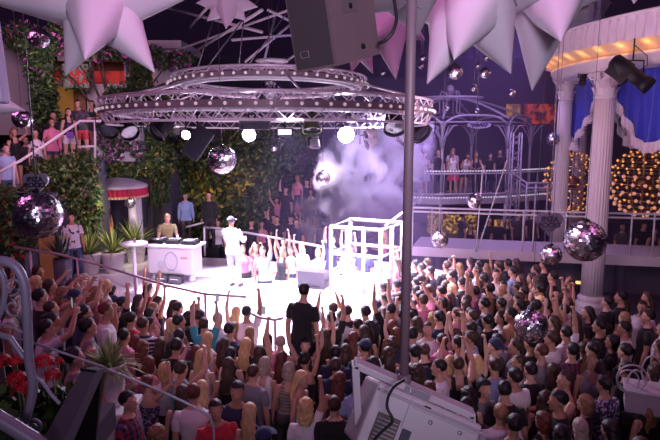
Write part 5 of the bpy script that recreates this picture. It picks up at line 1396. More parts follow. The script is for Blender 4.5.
# white urn planter with a spiky plant, in the left crowd
up_ = thing('pedestal','white plinth carrying the urn among the left crowd','pedestal',G(112,440,0)); px_ = P(112,404,6.9); up_.location = (px_.x,px_.y,0)
MB().box((0,0,px_.z/2-0.04),(0.50,0.50,px_.z-0.08),None,0.01).build('block', white_paint, up_); MB().box((0,0,px_.z-0.04),(0.58,0.58,0.08),None,0.015).build('ledge', white_paint, up_)
t = thing('potted_plant','tall white urn with a spiky fountain plant in the left crowd','plant',px_)
hh = P(112,363,6.9).z-px_.z
MB().lathe([(0.13,0),(0.15,0.03),(0.14,0.06),(0.165,hh*0.5),(0.18,hh*0.93),(0.195,hh*0.94),(0.195,hh),(0.175,hh),(0.17,hh*0.93),(0.01,hh*0.92)],28,cap=False).build('urn', tub_white, t)
for m, mm in zip(spiky(240,0.42,0.012,21,0.8),(mat('fountain_leaf',(0.26,0.36,0.14),0.5,var=0.3,scale=14),mat('fountain_leaf_pale',(0.55,0.60,0.32),0.5,var=0.3,scale=14))):
    o = m.build('leaves', mm, t); o.location = (0,0,hh*0.9)
# white case and looped pale cables at the lower right
cs = thing('white_case','long white equipment case at the right edge','case',P(646,392,7.0)); 
MB().box((0.16,0,-0.12),(0.75,0.4,0.26),Matrix.Rotation(R(-24),3,'Z'),0.02).build('body', fx_white, cs); MB().box((0.16,0,0.02),(0.80,0.44,0.04),Matrix.Rotation(R(-24),3,'Z'),0.01).build('lid', fx_white, cs)
MB().box((0.12,0,-2.0),(0.7,0.4,3.2),Matrix.Rotation(R(-24),3,'Z')).build('stand', black_metal, cs)
cabm = mat('pale_cable', (0.62,0.56,0.62), 0.4)
for k,(cx,cy,rx,ry,lb) in enumerate([(632,378,15,13,'outer loop of pale cable standing above the white case'),(628,381,11,11,'inner loop of pale cable, left above the white case'),(652,372,10,16,'loop of pale cable at the right edge above the white case'),(636,386,9,16,'narrow loop of pale cable dropping behind the white case')]):
    tag(MB().tube([P(cx+rx*math.cos(2*PI*j/40),cy+ry*math.sin(2*PI*j/40),6.9+0.12*math.sin(2*PI*j/40)+0.1*k) for j in range(40)],0.011,6,True).build('looped_cable', cabm), lb, 'cable')
# little tables with glowing tops near the column
for lb,x,y,Y in (('small dark table with a glowing plate left of the second column foot',538,279,16.0),('small dark table with a glowing plate left of the nearer column',579,283,16.2)):
    t = thing('side_table', lb, 'table', P(x,y,Y)); zz = t.location.z
    MB().lathe([(0.05,-zz),(0.04,-0.03)],12).build('leg', black_metal, t); MB().lathe([(0.34,-0.04),(0.36,-0.02),(0.36,0)],28).build('tabletop', black_metal, t)
    MB().lathe([(0.14,0.0),(0.16,0.02),(0.01,0.022)],20).build('lamp_plate', mat('glowing_plate',(0.8,0.7,0.3),0.4,emit=(1.0,0.75,0.25),estr=1.0), t)
# ------------------------------------------------------------------ the crowd
# head x, head y, sex, hair, top, pose, yaw  ('^' = stands on the left tier)
CROWD = """
97 394 m sr tj A 70|132 403 m sd sq A 110|153 435 f co kb A 20|195 396 m sr tw A 0|158 375 f ur df F 10|129 370 f ln kb E 30|173 369 m sn kt D 20|179 394 f ln km A 0|206 386 f ly hb A 5
222 408 m sd tr A 170|231 388 m sd tn A 175|247 371 m xn tg A 10|258 409 f ly kb A 0|277 363 f bg ky A 0|294 377 f ly ht A 130|303 406 f cy tw B 15|336 402 m sn tb A 0|262 441 m kd tw A 0
339 350 m sd tn A 0|371 347 f pd sw A 0|383 350 f cn tb A 0|380 366 m sd tn A 0|398 348 m sd tn A -10|342 363 m sn tn A 0|334 379 f lr kb A 0|363 384 m sd tu A -5|418 372 f cn kb A -10|424 344 m xn tb A 0|438 367 m xd tw A -60|434 391 f ur tb A -20
450 357 f by kp A 0|465 394 f cd kb A -20|470 409 m sd tb A 10|492 384 f bd tg H 170|510 406 m so tw A 15|507 423 m sd tn A 5|514 396 m sd tb A 0|540 398 f cn kn A 10|544 376 m sn hc I -100|547 423 f br kb A -20|562 399 m sd tb A -70|575 405 f bo tb A -30|578 420 f lg tb A 0|556 427 f ld kb A 10|607 386 m sd sf A -35|590 361 f lo kg A 180|642 402 f lo kb A -10|609 431 f ld kb A -10|623 438 m sn sn A -20|468 361 m xn kb D -10
9 304 m sd kw A 60 ^|41 330 m sd tw D 50 ^|45 294 m sd tb I 60 ^|62 305 m xn tg K 60 ^|80 311 m sd tn A 60 ^|90 316 m sr sw A 60 ^|92 328 m sd kg A 40 ^|77 356 m sd kg A 50 ^|76 295 m kd tn D 55 ^|33 283 f by kw K 50 ^|42 271 f ln kb A 80 ^|54 285 f ln kp K 55 ^|65 290 f co kp D 60 ^|78 285 f cr kb E 60 ^|90 283 f bg kw A 50 ^|104 288 f ly kw A 55 ^|93 293 f lo kp A 60 ^|20 300 m sd tb A 70 ^|8 285 f ln kb C 70 ^|60 320 m sd tb A 50 ^
107 303 f ld kb A 50|118 300 m kd tb A 40|115 311 m sn te A 40|124 320 m sd tr A 30|140 323 f pd tp A 50|157 325 m sn tz A 5|124 340 f lr kp A 20|144 346 f cr kb A 20|152 360 f br tp A 10|168 362 f by kw A 0|179 348 m sd tb A 5|187 345 f ld kb A 0|210 351 f ly kw A 0|199 347 f lr kr A 0|182 326 m sd tg A 60|172 327 f ly kw A 10|159 314 f ld kw A 40|167 307 f ln kb A 30|176 312 m sd tb A 30|185 315 f bd kb B 25|197 310 m so tg A 30|193 318 m sd tb A 20|208 327 m sn tt O 20|215 322 m sg tw A 20|219 333 m sd tn A 10|143 310 f lo tp A 45|132 321 f ld te A 40|117 290 f bd kb A 50|147 288 f ld kr C 50|134 303 f ln kp B 45|155 301 f ln kb O 40|127 303 m sd tb B 45|100 306 m sn te J 50|135 336 m sd tp A 30|161 340 f ln kw A 15|112 325 m sd tg B 40
232 328 f lo kp A 5|228 350 f ld kb A 5|240 344 f ly kb A 10|252 346 f ld kb A 0|238 318 m sd tw B 15|277 343 m xg kp G 5|296 346 f ld kb C 180|273 362 f bg kw A 0|307 362 f ud hb B 10|322 332 f bn kb B -5|323 346 f ld kb A 0|226 317 f ly kw G 20|245 333 f lo kw A 10|264 352 f ln kb A 0|286 357 f lr kp A 0|217 342 f ln kp A 15|200 334 f ly kw A 20|190 333 m sd te A 20|225 366 f ln kb A 5
342 319 m sd tw A -10|347 333 f lr kw A -5|350 312 m sd tb A -20|335 312 m sn tw D -15|369 325 f ld kb A -40|380 298 m sd tb A -20|370 314 m sd tn A -30|392 334 f br kb O -10|413 337 m sd tn A -10|433 328 m xn tw A 175|384 351 f ln kw A 0|420 301 m sn tg O -20|410 312 m sd tg D -20|437 315 m sd tn A -40|427 320 f by kw B -20|357 331 f ln kb A -20|354 325 m sd tb A -20|332 333 f ln kb B -10|362 345 m kd tn A 0|405 325 f lr kp A -20|399 308 m sd tb C -20|388 314 f ln kw A -30|418 322 f bn kg A -20|347 346 f ln kb A 0|312 337 f ln kb B -5|330 325 m sd tb B -10
466 325 m sd tb D -50|477 315 m sn tg A -60|490 311 m sd tw A -85|500 314 m sd tb A -60|481 335 m sn tu A -50|485 347 m kn tb A -40|482 358 f by kb O -20|511 331 f by kp A -60|512 342 m sn tg A -70|512 357 m xn tw A -75|543 353 m xr tg A -20|502 299 f cg tb A -30|528 306 m sd tn A -40|543 301 f cy tp A -20|470 299 f by kp A -40|487 303 m sd tn A -50|447 330 f bn kb O -20|459 342 m sd tb A -30|499 372 m sn su A -10|527 343 m sd tb A -40|455 312 m xn tp A -50|494 345 m sd tg A -40|525 330 m sd tb A -50|440 343 m sn tp A -20|519 371 m sd tw A -20|530 379 m sd tb A -20|556 370 f ln kb A -10|565 348 m sd sq A -20
572 333 m sd tw B -20|587 314 f ld tb A -50|602 326 f pd tw A -70|617 317 f lo kb A -20|639 306 m sn tw A -150|631 331 m sd tw A -75|613 340 f bd tb A -60|657 326 m sn tw A -30|560 322 f ln kb O -30|570 312 m sd tw O -40|562 303 f cn kp B -30|582 345 f ln kb A -30|622 352 m sd tb A -40|603 350 m sd tb A -30|650 345 f ln kb A -20|552 338 m sn tw A -40|629 372 m sd tb A -30|657 372 f ln kb A -20|553 318 f lo kw C -40
420 283 m sd tb A -40|432 279 m sn tn A -50|440 285 f ln kr A -50|452 289 f by tn A -40|459 284 m sd tb A -40|464 268 f lo kp A -40|472 270 m sd tu A -60|483 276 m sd tb A -30|458 277 m sd tn A -50|478 287 m sn tw A -40|497 275 m sd tw A -170|503 286 m sd tb A -160|492 290 m sd tb A -30|502 279 f ln kb A -40|480 299 f co kp A -30|435 272 m sd tn A -50|425 268 m sd tg A -50|443 265 m sn tb A -40|492 267 f lo kp B -40|506 268 m sn tn A -40|517 271 m sd tn A -50|512 278 f ln kb A -40|427 296 m sd tp A -30|435 306 m sd tb A -40|422 301 m sn tp D -30|465 296 m xn tp B -50|450 304 f ln kp K -60|489 307 m sd tb A -30|468 290 m sd te O -40|424 282 f ln kp A -40|522 273 m sd tu A -60|530 277 f bn ko A -70|515 290 m sd tb A -50|520 299 m sn tb A -30|534 292 f ln kb A -40|558 296 f bn kp O -30|562 281 f ln kp E -60|545 289 m sd tb A -40|536 311 m sd tn A -40|448 274 m sd tb B -50|540 265 m sd tb A -40|472 279 m sd tb A -40|413 274 m sn tn A -50|415 291 m sd tn A -30|405 284 m sd tb A -30|444 296 m sd tn A -40|455 296 f ln kb A -40|510 304 m sd tb A -40|526 287 m sd tb A -40|538 281 f ln kb A -40|550 305 m sd tb A -30|408 300 f ln kp A -20|398 292 m sd tn A -20|430 289 m sn tb A -40|498 292 f lo kb A -40|461 308 m sd tb A -40|475 308 f ln kb A -40|485 318 m sd tb A -40|411 264 m sd tb A -40|430 262 m sn tb A -40|453 262 m sd tb A -40|480 264 m sd tn A -40|500 263 m sd tb A -40|519 263 f ln kb A -40|471 262 f ln kp A -40|530 268 m sn tg A -40|546 275 m sd tb A -40|418 312 f ln kb A -20|575 322 f ln kb A -30
606 301 m sd tb A -60|618 296 m sd tb A -60|652 298 f ln kb A -60|596 322 m sd tb A -40|645 318 m sd tb A -60|626 300 f ln km A -60
"""
def zone(px, py):
    if px < 105: c = 'by the near railing'
    elif px < 160: c = 'by the white urn'
    elif px < 216: c = 'right of the white urn'
    elif px < 300: c = 'in front of the stage'
    elif px < 345: c = 'by the tall figure'
    elif px < 405: c = 'left of the grey pole'
    elif px < 450: c = 'right of the grey pole'
    elif px < 500: c = 'below the walkway edge'
    elif px < 552: c = 'by the low mirror ball'
    elif px < 600: c = 'left of fluted column'
    else: c = 'right of the fluted column'
    if py > 378:
        c = {0:'by the flat screen',1:'below the white urn',2:'bottom left of centre',3:'bottom centre',4:'by the white projector light',5:'right of the projector light',6:'near the white case'}[0 if px<105 else 1 if px<160 else 2 if px<240 else 3 if px<345 else 4 if px<475 else 5 if px<570 else 6]
    return c
rows = []
for tok in CROWD.replace('\n','|').split('|'):
    tok = tok.split()
    if not tok: continue
    rows.append(dict(px=float(tok[0]), py=float(tok[1]), sex=tok[2], hair=tok[3], top=tok[4], pose=tok[5], yaw=float(tok[6]), z=TZ if len(tok) > 7 else 0.0))
for i, r in enumerate(rows):
    r['h'] = (1.78 if r['sex']=='m' else 1.67)*(1+0.03*math.sin(i*2.7))
    r['p'] = G(r['px'], r['py'], r['z']+r['h']*0.938)
    r['q'] = r['p'].copy()
for it in range(60):                       # people keep a little distance from each other
    for i in range(len(rows)):
        for j in range(i):
            a, b = rows[i], rows[j]
            d = a['q'].xy-b['q'].xy; L = d.length
            if L < 0.40:
                if L < 1e-4: d = Vector((0.01,0.02)); L = d.length
                k = d*(0.40-L)/L*0.25
                for r_i, s in ((a,1),(b,-1)):
                    r_i['q'].x += s*k.x*0.7; r_i['q'].y += s*k.y*1.2
    for r in rows:
        d = r['q'].xy-r['p'].xy
        if d.length > 0.35: r['q'].x = r['p'].x+d.x/d.length*0.35; r['q'].y = r['p'].y+d.y/d.length*0.35
BOTT = [('trousers',(0.02,0.025,0.05)),('trousers',(0.016,0.016,0.018)),('shorts',(0.05,0.06,0.10)),('trousers',(0.09,0.08,0.075)),('shorts',(0.02,0.02,0.022))]
def made(top): return TCOL[top[1]][1] + ' ' + TWORD[top[0]]
labels = []
for i, r in enumerate(rows):
    a = 'an' if made(r['top'])[0] in 'aeiou' else 'a'
    t = 'person in %s %s' % (a, made(r['top']))
    if r['pose'] != 'A': t += ', ' + POSE_TEXT[r['pose']]
    elif abs(r['yaw']) > 100: t += ', facing the camera'
    labels.append(t + ', ' + zone(r['px'], r['py']))
from collections import defaultdict
labels = [l.replace('both arms','arms') for l in labels]
byl = defaultdict(list)
for i, l in enumerate(labels): byl[l].append(i)
for l, ids in byl.items():
    if len(ids) > 1:
        ids.sort(key=lambda i: rows[i]['px'])
        for k, i in enumerate(ids): labels[i] = l + (', %s of two' % ('left' if k == 0 else 'right') if len(ids) == 2 else ', leftmost' if k == 0 else ', rightmost' if k == len(ids)-1 else ', %s from left' % ORD(k+1))
for i, r in enumerate(rows):
    female = r['sex']=='f'
    bt = ('skirt',(0.02,0.02,0.025)) if female and i % 4 == 0 else BOTT[i % 5]
    person(Vector((r['q'].x, r['q'].y, r['z'])), r['yaw'], r['sex'], r['hair'], r['top'], r['pose'], r['h'], bt, labels[i], 'crowd on the dance floor', capback=(i%2==0))

# the man in black who stands head and shoulders above the crowd, on a low riser
mp = P(298,291,8.9); zr = mp.z - 1.83*0.938
rs = thing('riser_box','low black riser under the tall figure in black','riser',(mp.x,mp.y,0)); MB().box((0,0,zr/2),(0.42,0.36,zr),None,0.01).build('box', black_metal, rs)
person(Vector((mp.x,mp.y,zr)), 5, 'm','sd','tb','A',1.83,('trousers',(0.02,0.025,0.05)),'person in a black T-shirt standing high above the crowd before the glaring stage', shoes=True)
# on the stage
def at_feet(px, pyfeet, z): return G(px,pyfeet,z)
MC = at_feet(236,286,SZ); person(MC, 8,'m','kd','Jw','I',1.82,('trousers',(0.50,0.58,0.68)),'person in white jacket, pale jeans and cap standing on the bright stage',shoes=(0.7,0.7,0.72),capcol=(0.05,0.05,0.09))
person(at_feet(77,280,SZ), 160,'m','xn','tj','A',1.80,('trousers',(0.03,0.05,0.11)),'person in printed white T-shirt and jeans standing left of the plant tubs',shoes=True)
djp = dj.location + Matrix.Rotation(R(-12),3,'Z') @ Vector((-0.50,0.48,0)); person(djp, 165,'m','so','tl','S',1.78,('trousers',(0.03,0.03,0.04)),'person in olive T-shirt bent over the turntables of the white desk',shoes=True)
person(at_feet(180,250,SZ)+Vector((0,1.0,0)), 170,'m','sn','su','A',1.80,('trousers',(0.07,0.055,0.045)),'person in light blue shirt standing behind the DJ desk',shoes=True)
q = P(209,205,19.5); person(Vector((q.x,q.y,0.95)), 180,'m','sd','sb','A',1.78,('trousers',(0.02,0.02,0.025)),'person in a black shirt by the left end of the back rail',shoes=True)
MB_ = MB().box((q.x,q.y,0.475),(0.7,0.7,0.95)); tag(MB_.build('riser_box', black_metal), 'dark riser under the black shirted figure at the back rail', 'riser')
q = P(385,234,18.2); person(Vector((q.x,q.y,max(0,q.z-1.66*0.938))), -60,'f','ly','hp','F',1.66,('shorts',(0.03,0.03,0.05)),'person dancing behind the white cage in pink top and dark shorts',shoes=True)
q = P(103,212,18.4); person(Vector((ks.location.x-0.35,ks.location.y,SZ)), 180,'f','lo','do','A',1.62,None,'person in orange dress standing inside the red fringed kiosk',shoes=True)
# guests packed behind the stage
BACK = [(216,232,'m','xd','tw','H',175),(246,249,'f','ln','kp','A',170),(253,248,'f','lo','kp','D',180),(266,250,'m','sn','tu','G',185),(279,251,'f','ly','kb','B',185),(292,251,'f','ln','kw','A',190),(317,252,'f','lo','kw','G',195),(303,247,'f','ly','tw','B',195),
 (251,226,'m','sd','tb','A',180),(262,229,'f','ln','kp','A',180),(278,221,'m','sd','tb','A',185),(290,232,'m','sd','tb','J',190),(297,225,'m','sd','tn','A',190),(306,233,'f','ln','kp','C',190),(320,226,'m','sd','tb','A',195),(272,236,'m','sd','tb','B',180),(286,242,'f','ln','kb','O',185),(308,220,'m','sn','tg','A',195),
 (279,200,'f','ln','kp','C',190),(291,206,'m','sd','tb','C',190),(299,197,'f','lo','kp','B',190),(306,182,'m','sd','tn','A',190),(311,192,'f','ln','kw','A',195),(297,178,'f','lo','kp','A',190),(322,205,'m','sd','tb','O',200),(268,213,'m','sd','tb','A',180),(284,190,'m','sd','tb','B',190),(317,172,'f','ln','kp','A',195),
 (330,240,'m','sd','tn','B',200),(338,232,'f','ln','kp','A',200),(345,245,'m','sd','tg','O',200),(358,238,'f','ln','kw','A',200),(330,215,'m','sd','tb','A',200),(366,250,'m','sd','tn','A',210),(392,250,'m','sn','tg','A',-80),(397,262,'f','ln','kp','B',-60)]
BL = []
for (x,y,sx,hr,tp,po,yw) in BACK:
    w_ = 'leaning at the back stage rail' if y > 238 and x < 330 else 'on the dark back steps' if y < 214 else 'behind the stage rail'
    a = 'a'
    BL.append('person in a %s%s, %s' % (made(tp), (', '+POSE_TEXT[po]) if po != 'A' else '', w_))
bl = defaultdict(list)
for i,l in enumerate(BL): bl[l].append(i)
for l, ids in bl.items():
    if len(ids) > 1:
        ids.sort(key=lambda i: BACK[i][0])
        for k,i in enumerate(ids): BL[i] = l + (', %s of two' % ('left' if k == 0 else 'right') if len(ids) == 2 else ', leftmost' if k == 0 else ', rightmost' if k == len(ids)-1 else ', %s from left' % ORD(k+1))
for i,(x,y,sx,hr,tp,po,yw) in enumerate(BACK):
    h = (1.78 if sx=='m' else 1.67)*(1+0.02*math.sin(i*2.1)); zf = 0.0 if y > 214 else 0.0
    if y < 214: p = P(x,y,22.3-0.2*(i%3)); zf = p.z-h*0.938
    elif y > 238: p = G(x,y,h*0.938)
    else: p = P(x,y,19.8+0.35*(i%4)); zf = p.z-h*0.938
    if zf > 0.05:
        tag(MB().box((p.x,p.y,zf/2),(0.5,0.5,zf)).build('riser_step', night_wall), kind='structure')['note'] = 'step'
    person(Vector((p.x,p.y,max(0,zf))), yw, sx, hr, tp, po, h, None, BL[i], 'guests behind the stage')
# terrace guests along the sloping rail
TER = [(4,148,15.2,'m','sd','tu','A',110,('trousers',(0.03,0.05,0.11)),'person in blue-grey T-shirt and jeans at the low end of the terrace rail',.06),
 (13,132,16.0,'f','co','kb','J',120,('shorts',(0.02,0.02,0.02)),'person with hand to mouth standing behind the blue-grey T-shirt on the terrace',.06),
 (37,133,16.0,'f','ln','tj','A',150,('skirt',(0.02,0.02,0.02)),'person in printed top and black buttoned skirt at the terrace rail',.06),
 (49,122,16.4,'f','ln','sp','H',150,('shorts',(0.04,0.06,0.12)),'person in pink shirt and denim shorts lifting a drink on the terrace',.06),
 (55,115,17.3,'m','sd','tb','A',150,('shorts',(0.05,0.08,0.15)),'person in black T-shirt behind the pink shirt on the terrace',.06),
 (66,112,16.8,'f','ld','kb','A',150,('shorts',(0.75,0.72,0.76)),'person in black tank top and white shorts on the terrace',.06),
 (81,102,17.3,'m','sn','tm','L',160,('shorts',(0.60,0.06,0.08)),'person in dark T-shirt and red shorts leaning on the terrace rail',.06),
 (92,102,21.4,'f','ld','kb','L',170,('skirt',(0.02,0.02,0.02)),'person in black leaning on the rail right of the red shorts',.06),
 (107,104,21.5,'f','lr','kb','L',170,('trousers',(0.02,0.02,0.02)),'person in black tank top at the rail corner above the bougainvillea',.06),
 (24,140,17.0,'m','sd','tm','A',140,('trousers',(0.02,0.02,0.02)),'person in dark T-shirt half hidden between terrace guests',.06),
 (119,104,21.9,'m','sd','tm','A',170,('trousers',(0.02,0.02,0.02)),'person in dark clothes behind the bougainvillea box on the terrace',.06)]
for (x,y,Y,sx,hr,tp,po,yw,bt,lb,_) in TER:
    h = 1.76 if sx=='m' else 1.66; p = P(x,y,Y); zf = p.z-h*0.938
    if x < 85: tag(MB().box((p.x,p.y,zf/2),(0.95,0.70,zf)).build('floor_terrace_step', night_wall), kind='structure')
    else: tag(MB().box((p.x,p.y,(zf+3.95)/2),(1.0,0.70,zf-3.95)).build('floor_terrace_step', night_wall), kind='structure')
    person(Vector((p.x,p.y,zf)), yw, sx, hr, tp, po, h, bt, lb, None, shoes=(0.5,0.1,0.08) if x == 81 else True)
bgp = P(70,133,16.6); t = thing('handbag','small purple handbag beside the white shorts on the terrace','bag',bgp); MB().box((0,0,-0.05),(0.18,0.08,0.16),None,0.02).build('pouch', mat('purple_leather',(0.25,0.10,0.50),0.5), t); MB().tube([(-0.07,0,0.02),(-0.04,0,0.22),(0.04,0,0.22),(0.07,0,0.02)],0.007,6).build('strap', mat('purple_leather'), t)
tr = thing('terrace_rail','white handrail climbing along the terrace guests to a corner post','railing',P(96,121,15.9)); o_ = tr.location
MB().tube([P(x,y,Y)-o_ for x,y,Y in ((-12,178,14.0),(20,161,14.6),(48,143,15.2),(80,121,15.9),(96,121,15.9),(112,121,16.2))],0.035,8).build('handrail', white_metal, tr)
MB().tube([P(95,121,15.9)-o_,P(95,158,15.9)-o_],0.035,8).build('post', white_metal, tr); MB().tube([P(78,147,15.9)-o_,P(95,146,15.9)-o_],0.03,8).build('lower_bar', white_metal, tr)
MB().tube([P(14,161,14.8)-o_,P(14,195,14.8)-o_],0.03,8).build('post', white_metal, tr)
# gazebo guests and guests at the bar
GZP = [(381,152,23.9,'f','lo','kw','A',('skirt',(0.3,0.3,0.35))),(394,152,24.1,'f','ln','kb','L',('skirt',(0.02,0.02,0.02))),(403,155,23.9,'m','sd','tg','A',None),(424,153,23.6,'f','ld','kv','L',('skirt',(0.35,0.36,0.50))),(439,152,23.7,'m','sn','tb','A',None),(452,148,24.6,'m','sd','tw','A',None),(455,153,23.5,'f','lo','kw','A',('skirt',(0.55,0.06,0.10))),(464,154,23.8,'f','ln','kw','L',('shorts',(0.02,0.02,0.02))),(478,153,23.8,'f','lo','kb','L',('trousers',(0.02,0.02,0.02))),(489,156,24.4,'m','sd','tb','A',None),(502,152,24.2,'m','sd','tb','A',None)]
GL = ['person in white tank top leftmost on the smoky balcony','person in black tank top leaning on the balcony rail left of the pole','person in grey T-shirt on the balcony behind the grey pole','person in lilac top and skirt leaning on the balcony rail right of the pole','person in black T-shirt at the front gazebo post','person in white T-shirt standing tallest on the balcony','person in white top and red skirt on the balcony','person in white tank top right of the red skirt on the balcony','person in black tank top leaning on the balcony rail, right of centre','person in black T-shirt in the dim balcony between two guests','person in black T-shirt rightmost on the balcony by its post']
for (x,y,Y,sx,hr,tp,po,bt),lb in zip(GZP,GL):
    p = P(x,y,Y); person(Vector((p.x,p.y,GZ)), 180+8*math.sin(x), sx, hr, tp, po, min(1.85,max(1.5,(p.z-GZ)/0.938)), bt, lb)
BAR = [(486,238,20.5,'m','sn','tb','A',170,'seated looking figure in black T-shirt alone before the amber bar'),(461,243,21.5,'m','sd','tm','A',90,'person in dark T-shirt before the bar, left of the slanting cables'),(506,242,21,'f','ln','kb','A',200,'person in black tank top before the amber window behind the walkway'),(517,238,21.6,'m','sd','tm','A',160,'person in dark T-shirt by the heart sign behind the walkway'),(470,250,20,'f','ln','kb','A',180,'person in black tank top low behind the walkway edge'),(497,247,20.2,'m','sd','tb','A',180,'person in black T-shirt right of the slanting cables'),(624,240,19,'m','sd','tm','A',190,'person in dark T-shirt under the chandelier, left of two'),(640,238,19.4,'m','sd','tb','A',180,'person in black T-shirt under the chandelier, right of two'),(532,236,22,'m','sd','tb','A',180,'person in black T-shirt half hidden by the dark heart sign'),(652,243,18.8,'f','ln','kb','A',190,'person in black tank top at the right edge under the chandelier')]
for (x,y,Y,sx,hr,tp,po,yw,lb) in BAR:
    h = 1.77 if sx=='m' else 1.66; p = P(x,y,Y); zf = max(0,p.z-h*0.938)
    if zf > 0.05: tag(MB().box((p.x,p.y,zf/2),(0.6,0.6,zf)).build('floor_step', night_wall), kind='structure')
    person(Vector((p.x,p.y,zf)), yw, sx, hr, tp, po, h, None, lb.replace('seated looking figure','person'))
# raised phones in the crowd
PH = [(206,302,208,'phone held up high to the right of the white urn'),(260,326,277,'pale phone held up in front of the bright stage'),(389,309,392,'phone held between two raised hands left of the pole'),(52,338,41,'phone held up beside the near railing post')]
for px,py,hx,lb in PH:
    r = min(rows, key=lambda r: abs(r['px']-hx)+ (0 if r['pose'] in 'ODG' else 500)); inf = body(r['sex'], r['pose']); s = r['h']/1.77
    hd_ = inf['hand']['L' if r['pose']=='G' else 'R']; M_ = Matrix.Rotation(-R(r['yaw']),3,'Z'); q = Vector((r['q'].x,r['q'].y,r['z'])) + M_ @ (hd_*s) + M_ @ Vector((-0.03,0.015,0.03))
    t = thing('mobile_phone', lb, 'phone', q, -R(r['yaw'])); MB().box((0,0,0.03),(0.07,0.010,0.14),None,0.004).build('body', mat('phone_body',(0.10,0.09,0.11),0.3), t); MB().box((0,-0.0062,0.03),(0.062,0.001,0.12)).build('display', mat('phone_display',(0.2,0.2,0.25),0.2,emit=(0.8,0.85,1.0),estr=0.3), t)
# house sign
sgn = P(76,76,24.4); t = thing('house_sign','leafy house sign with red letters above the amber door','sign',sgn)
sw_ = 12.5/F*24.4; MB().box((0,0,0),(2*sw_,0.08,2*sw_*0.92)).build('board', mat('sign_board_leafy',(0.30,0.36,0.30),0.7,var=0.5,scale=6), t)
text_mesh('JUN', sw_*0.72, mat('sign_red_letters',(0.65,0.03,0.04),0.5), t, (0.05,-0.05,sw_*0.22), bold=0.02); text_mesh('GLA', sw_*0.72, mat('sign_red_letters'), t, (0.12,-0.05,-sw_*0.38), bold=0.02)
link('leaf_trim', foliage_mesh([((-sw_,0,0),(.12,.12,sw_*.9)),((sw_,0,0),(.12,.12,sw_*.9)),((0,0,-sw_*.9),(sw_,.1,.12)),((0,0,sw_*.9),(sw_,.1,.12))],260,0.13,[leaf_m,leaf_d],[1,1],55,0.8), t)
# ------------------------------------------------------------------ light and air
w = bpy.data.worlds.new('night_sky'); SC.world = w; w.use_nodes = True
bg = w.node_tree.nodes['Background']; bg.inputs[0].default_value = (0.022,0.010,0.036,1); bg.inputs[1].default_value = 0.35
LAV = (0.87,0.70,1.0)
for i,(x,y,e) in enumerate([(-3.5,14.0,5200),(0.5,13.0,4800),(1.8,15.0,5500),(-1.5,18.5,2200),(-4.5,16.0,6500)]):
    spot('stage_spot', (x,y,5.0), (-0.3+ (x+1.5)*0.5,13.8+(y-15)*0.4,0.8), e, LAV, 80, 0.6, 0.2)
spot('front_spot', (-0.6,9.9,5.0), (-2.2,15.6,1.3), 1800, LAV, 62, 0.7, 0.15)
spot('cage_spot', (2.6,15.6,5.0), (1.2,15.8,1.0), 8000, LAV, 60, 0.5, 0.15)
area('crowd_wash', (0.5,4.0,8.2), (0,9.5,1.5), 72, (1.0,0.25,0.74), 4.0, 2.0)
area('crowd_wash_right', (6.0,8.0,8.0), (4.5,12.5,1.5), 45, (1.0,0.24,0.78), 4.0, 2.0)
area('crowd_wash_left', (-7.0,7.5,7.5), (-5.0,11.0,1.5), 72, (1.0,0.28,0.72), 3.0, 2.0)
area('hall_wash', (6.0,20.0,8.2), (5.0,22.0,2.0), 360, (0.52,0.34,1.0), 5.0, 3.0)
area('terrace_wash', (-6.5,12.0,7.5), (-9.5,18.0,4.8), 135, (1.0,0.45,0.78), 2.5, 1.5)
spot('star_fill', (0.6,-2.8,6.3), (1.0,6.0,6.7), 1500, (0.86,0.72,1.0), 64, 0.5, 0.8)  # unseen spot behind the camera, added to light the fabric stars
area('canopy_wash', (2.5,10.5,4.8), (7.5,16.5,5.5), 140, (1.0,0.58,0.82), 2.0, 1.5)
spot('hedge_amber', (-4.8,21.2,0.9), (-4.2,23,3.6), 240, (1.0,0.36,0.04), 60, 0.8, 0.2)
spot('hedge_amber', (-3.4,21.6,1.6), (-3.1,23,4.2), 260, (1.0,0.34,0.04), 50, 0.8, 0.2)
spot('tub_light', (-5.0,15.6,4.8), (-6.6,17.6,1.2), 620, (1.0,0.84,0.62), 46, 0.7, 0.2)
spot('ivy_light', (-5.6,13.0,5.5), (-7.8,16.6,3.2), 80, (1.0,0.70,0.66), 50, 0.9, 0.3)
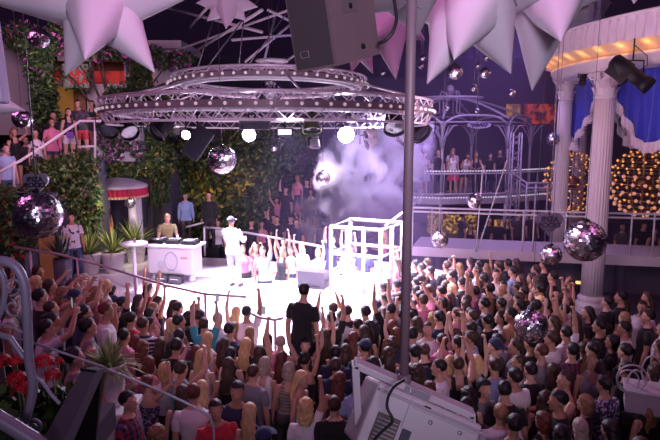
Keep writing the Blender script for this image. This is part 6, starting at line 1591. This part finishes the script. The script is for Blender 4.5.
spot('planter_fill', (-4.6,15.0,4.7), (-7.3,20.9,4.2), 420, (0.95,0.75,1.0), 32, 0.6, 0.15)  # unseen spot added to brighten the white planter box
for k in range(18):
    a = R(160+k*5); c = CC + Vector(((CR-0.20)*math.cos(a),(CR-0.20)*math.sin(a),6.63)); point('cove_light', c, 2.6, (1.0,0.38,0.07), 0.12)
for px,py,Y,e in ((186,135,12.9,60),(249,135,12.7,140),(346,135,12.6,220)): spot('lamp_beam', P(px,py,Y), (P(px,py,Y).x*0.3,4.0,2.0), e*2.6, (0.82,0.72,1.0), 110, 0.8, 0.12)
spot('smoke_fill', (1.5,14.6,5.0), (1.4,19.3,4.0), 3400, (0.66,0.52,1.0), 60, 0.8, 0.15)  # extra spot added at the ring to brighten the smoke
hz = MB().box((0,0,0),(20.0,17.0,8.0)).build('haze', ramp_volume('haze_volume',(0.66,0.48,1.0),0.017,0.35,0.05,0.36)); hz.location = (6.2,20.0,4.0)
area('added_front_fill', (1.0,-2.5,5.0), (0.6,4.0,4.4), 52, (0.92,0.68,1.0), 2.5, 1.2)  # unseen fill added behind the camera to lift pole, rail and projector
area('house_fill', (-9.5,20.5,7.6), (-11.5,25.0,5.8), 90, (1.0,0.62,0.80), 2.0, 1.0)  # unseen area lamp added to lift the pale house wall
tag(hz, 'thin lilac haze hanging over the stage and the back of the club', 'haze', kind='stuff')
def puff(px,py,Y,rx,ry,rz,dens,thr,seed,label):
    o = MB().box((0,0,0),(2,2,2)).build('smoke', volume_mat('smoke_volume_%d'%seed,(0.82,0.74,1.0),dens,2.3,thr,0.1)); o.location = P(px,py,Y); o.scale = (rx,ry,rz); o.rotation_euler = (0,0,seed)
    tag(o, label, 'smoke', kind='stuff')
puff(372,178,19.5,2.6,1.6,1.9,110.0,0.50,1,'billowing white smoke puff rising above the dance cage')
puff(398,140,20.5,1.6,1.2,1.2,10.0,0.50,2,'thin smoke wisp drifting in front of the balcony')
puff(345,215,19.0,1.8,1.2,1.2,12.0,0.49,3,'low smoke bank left of the dance cage')
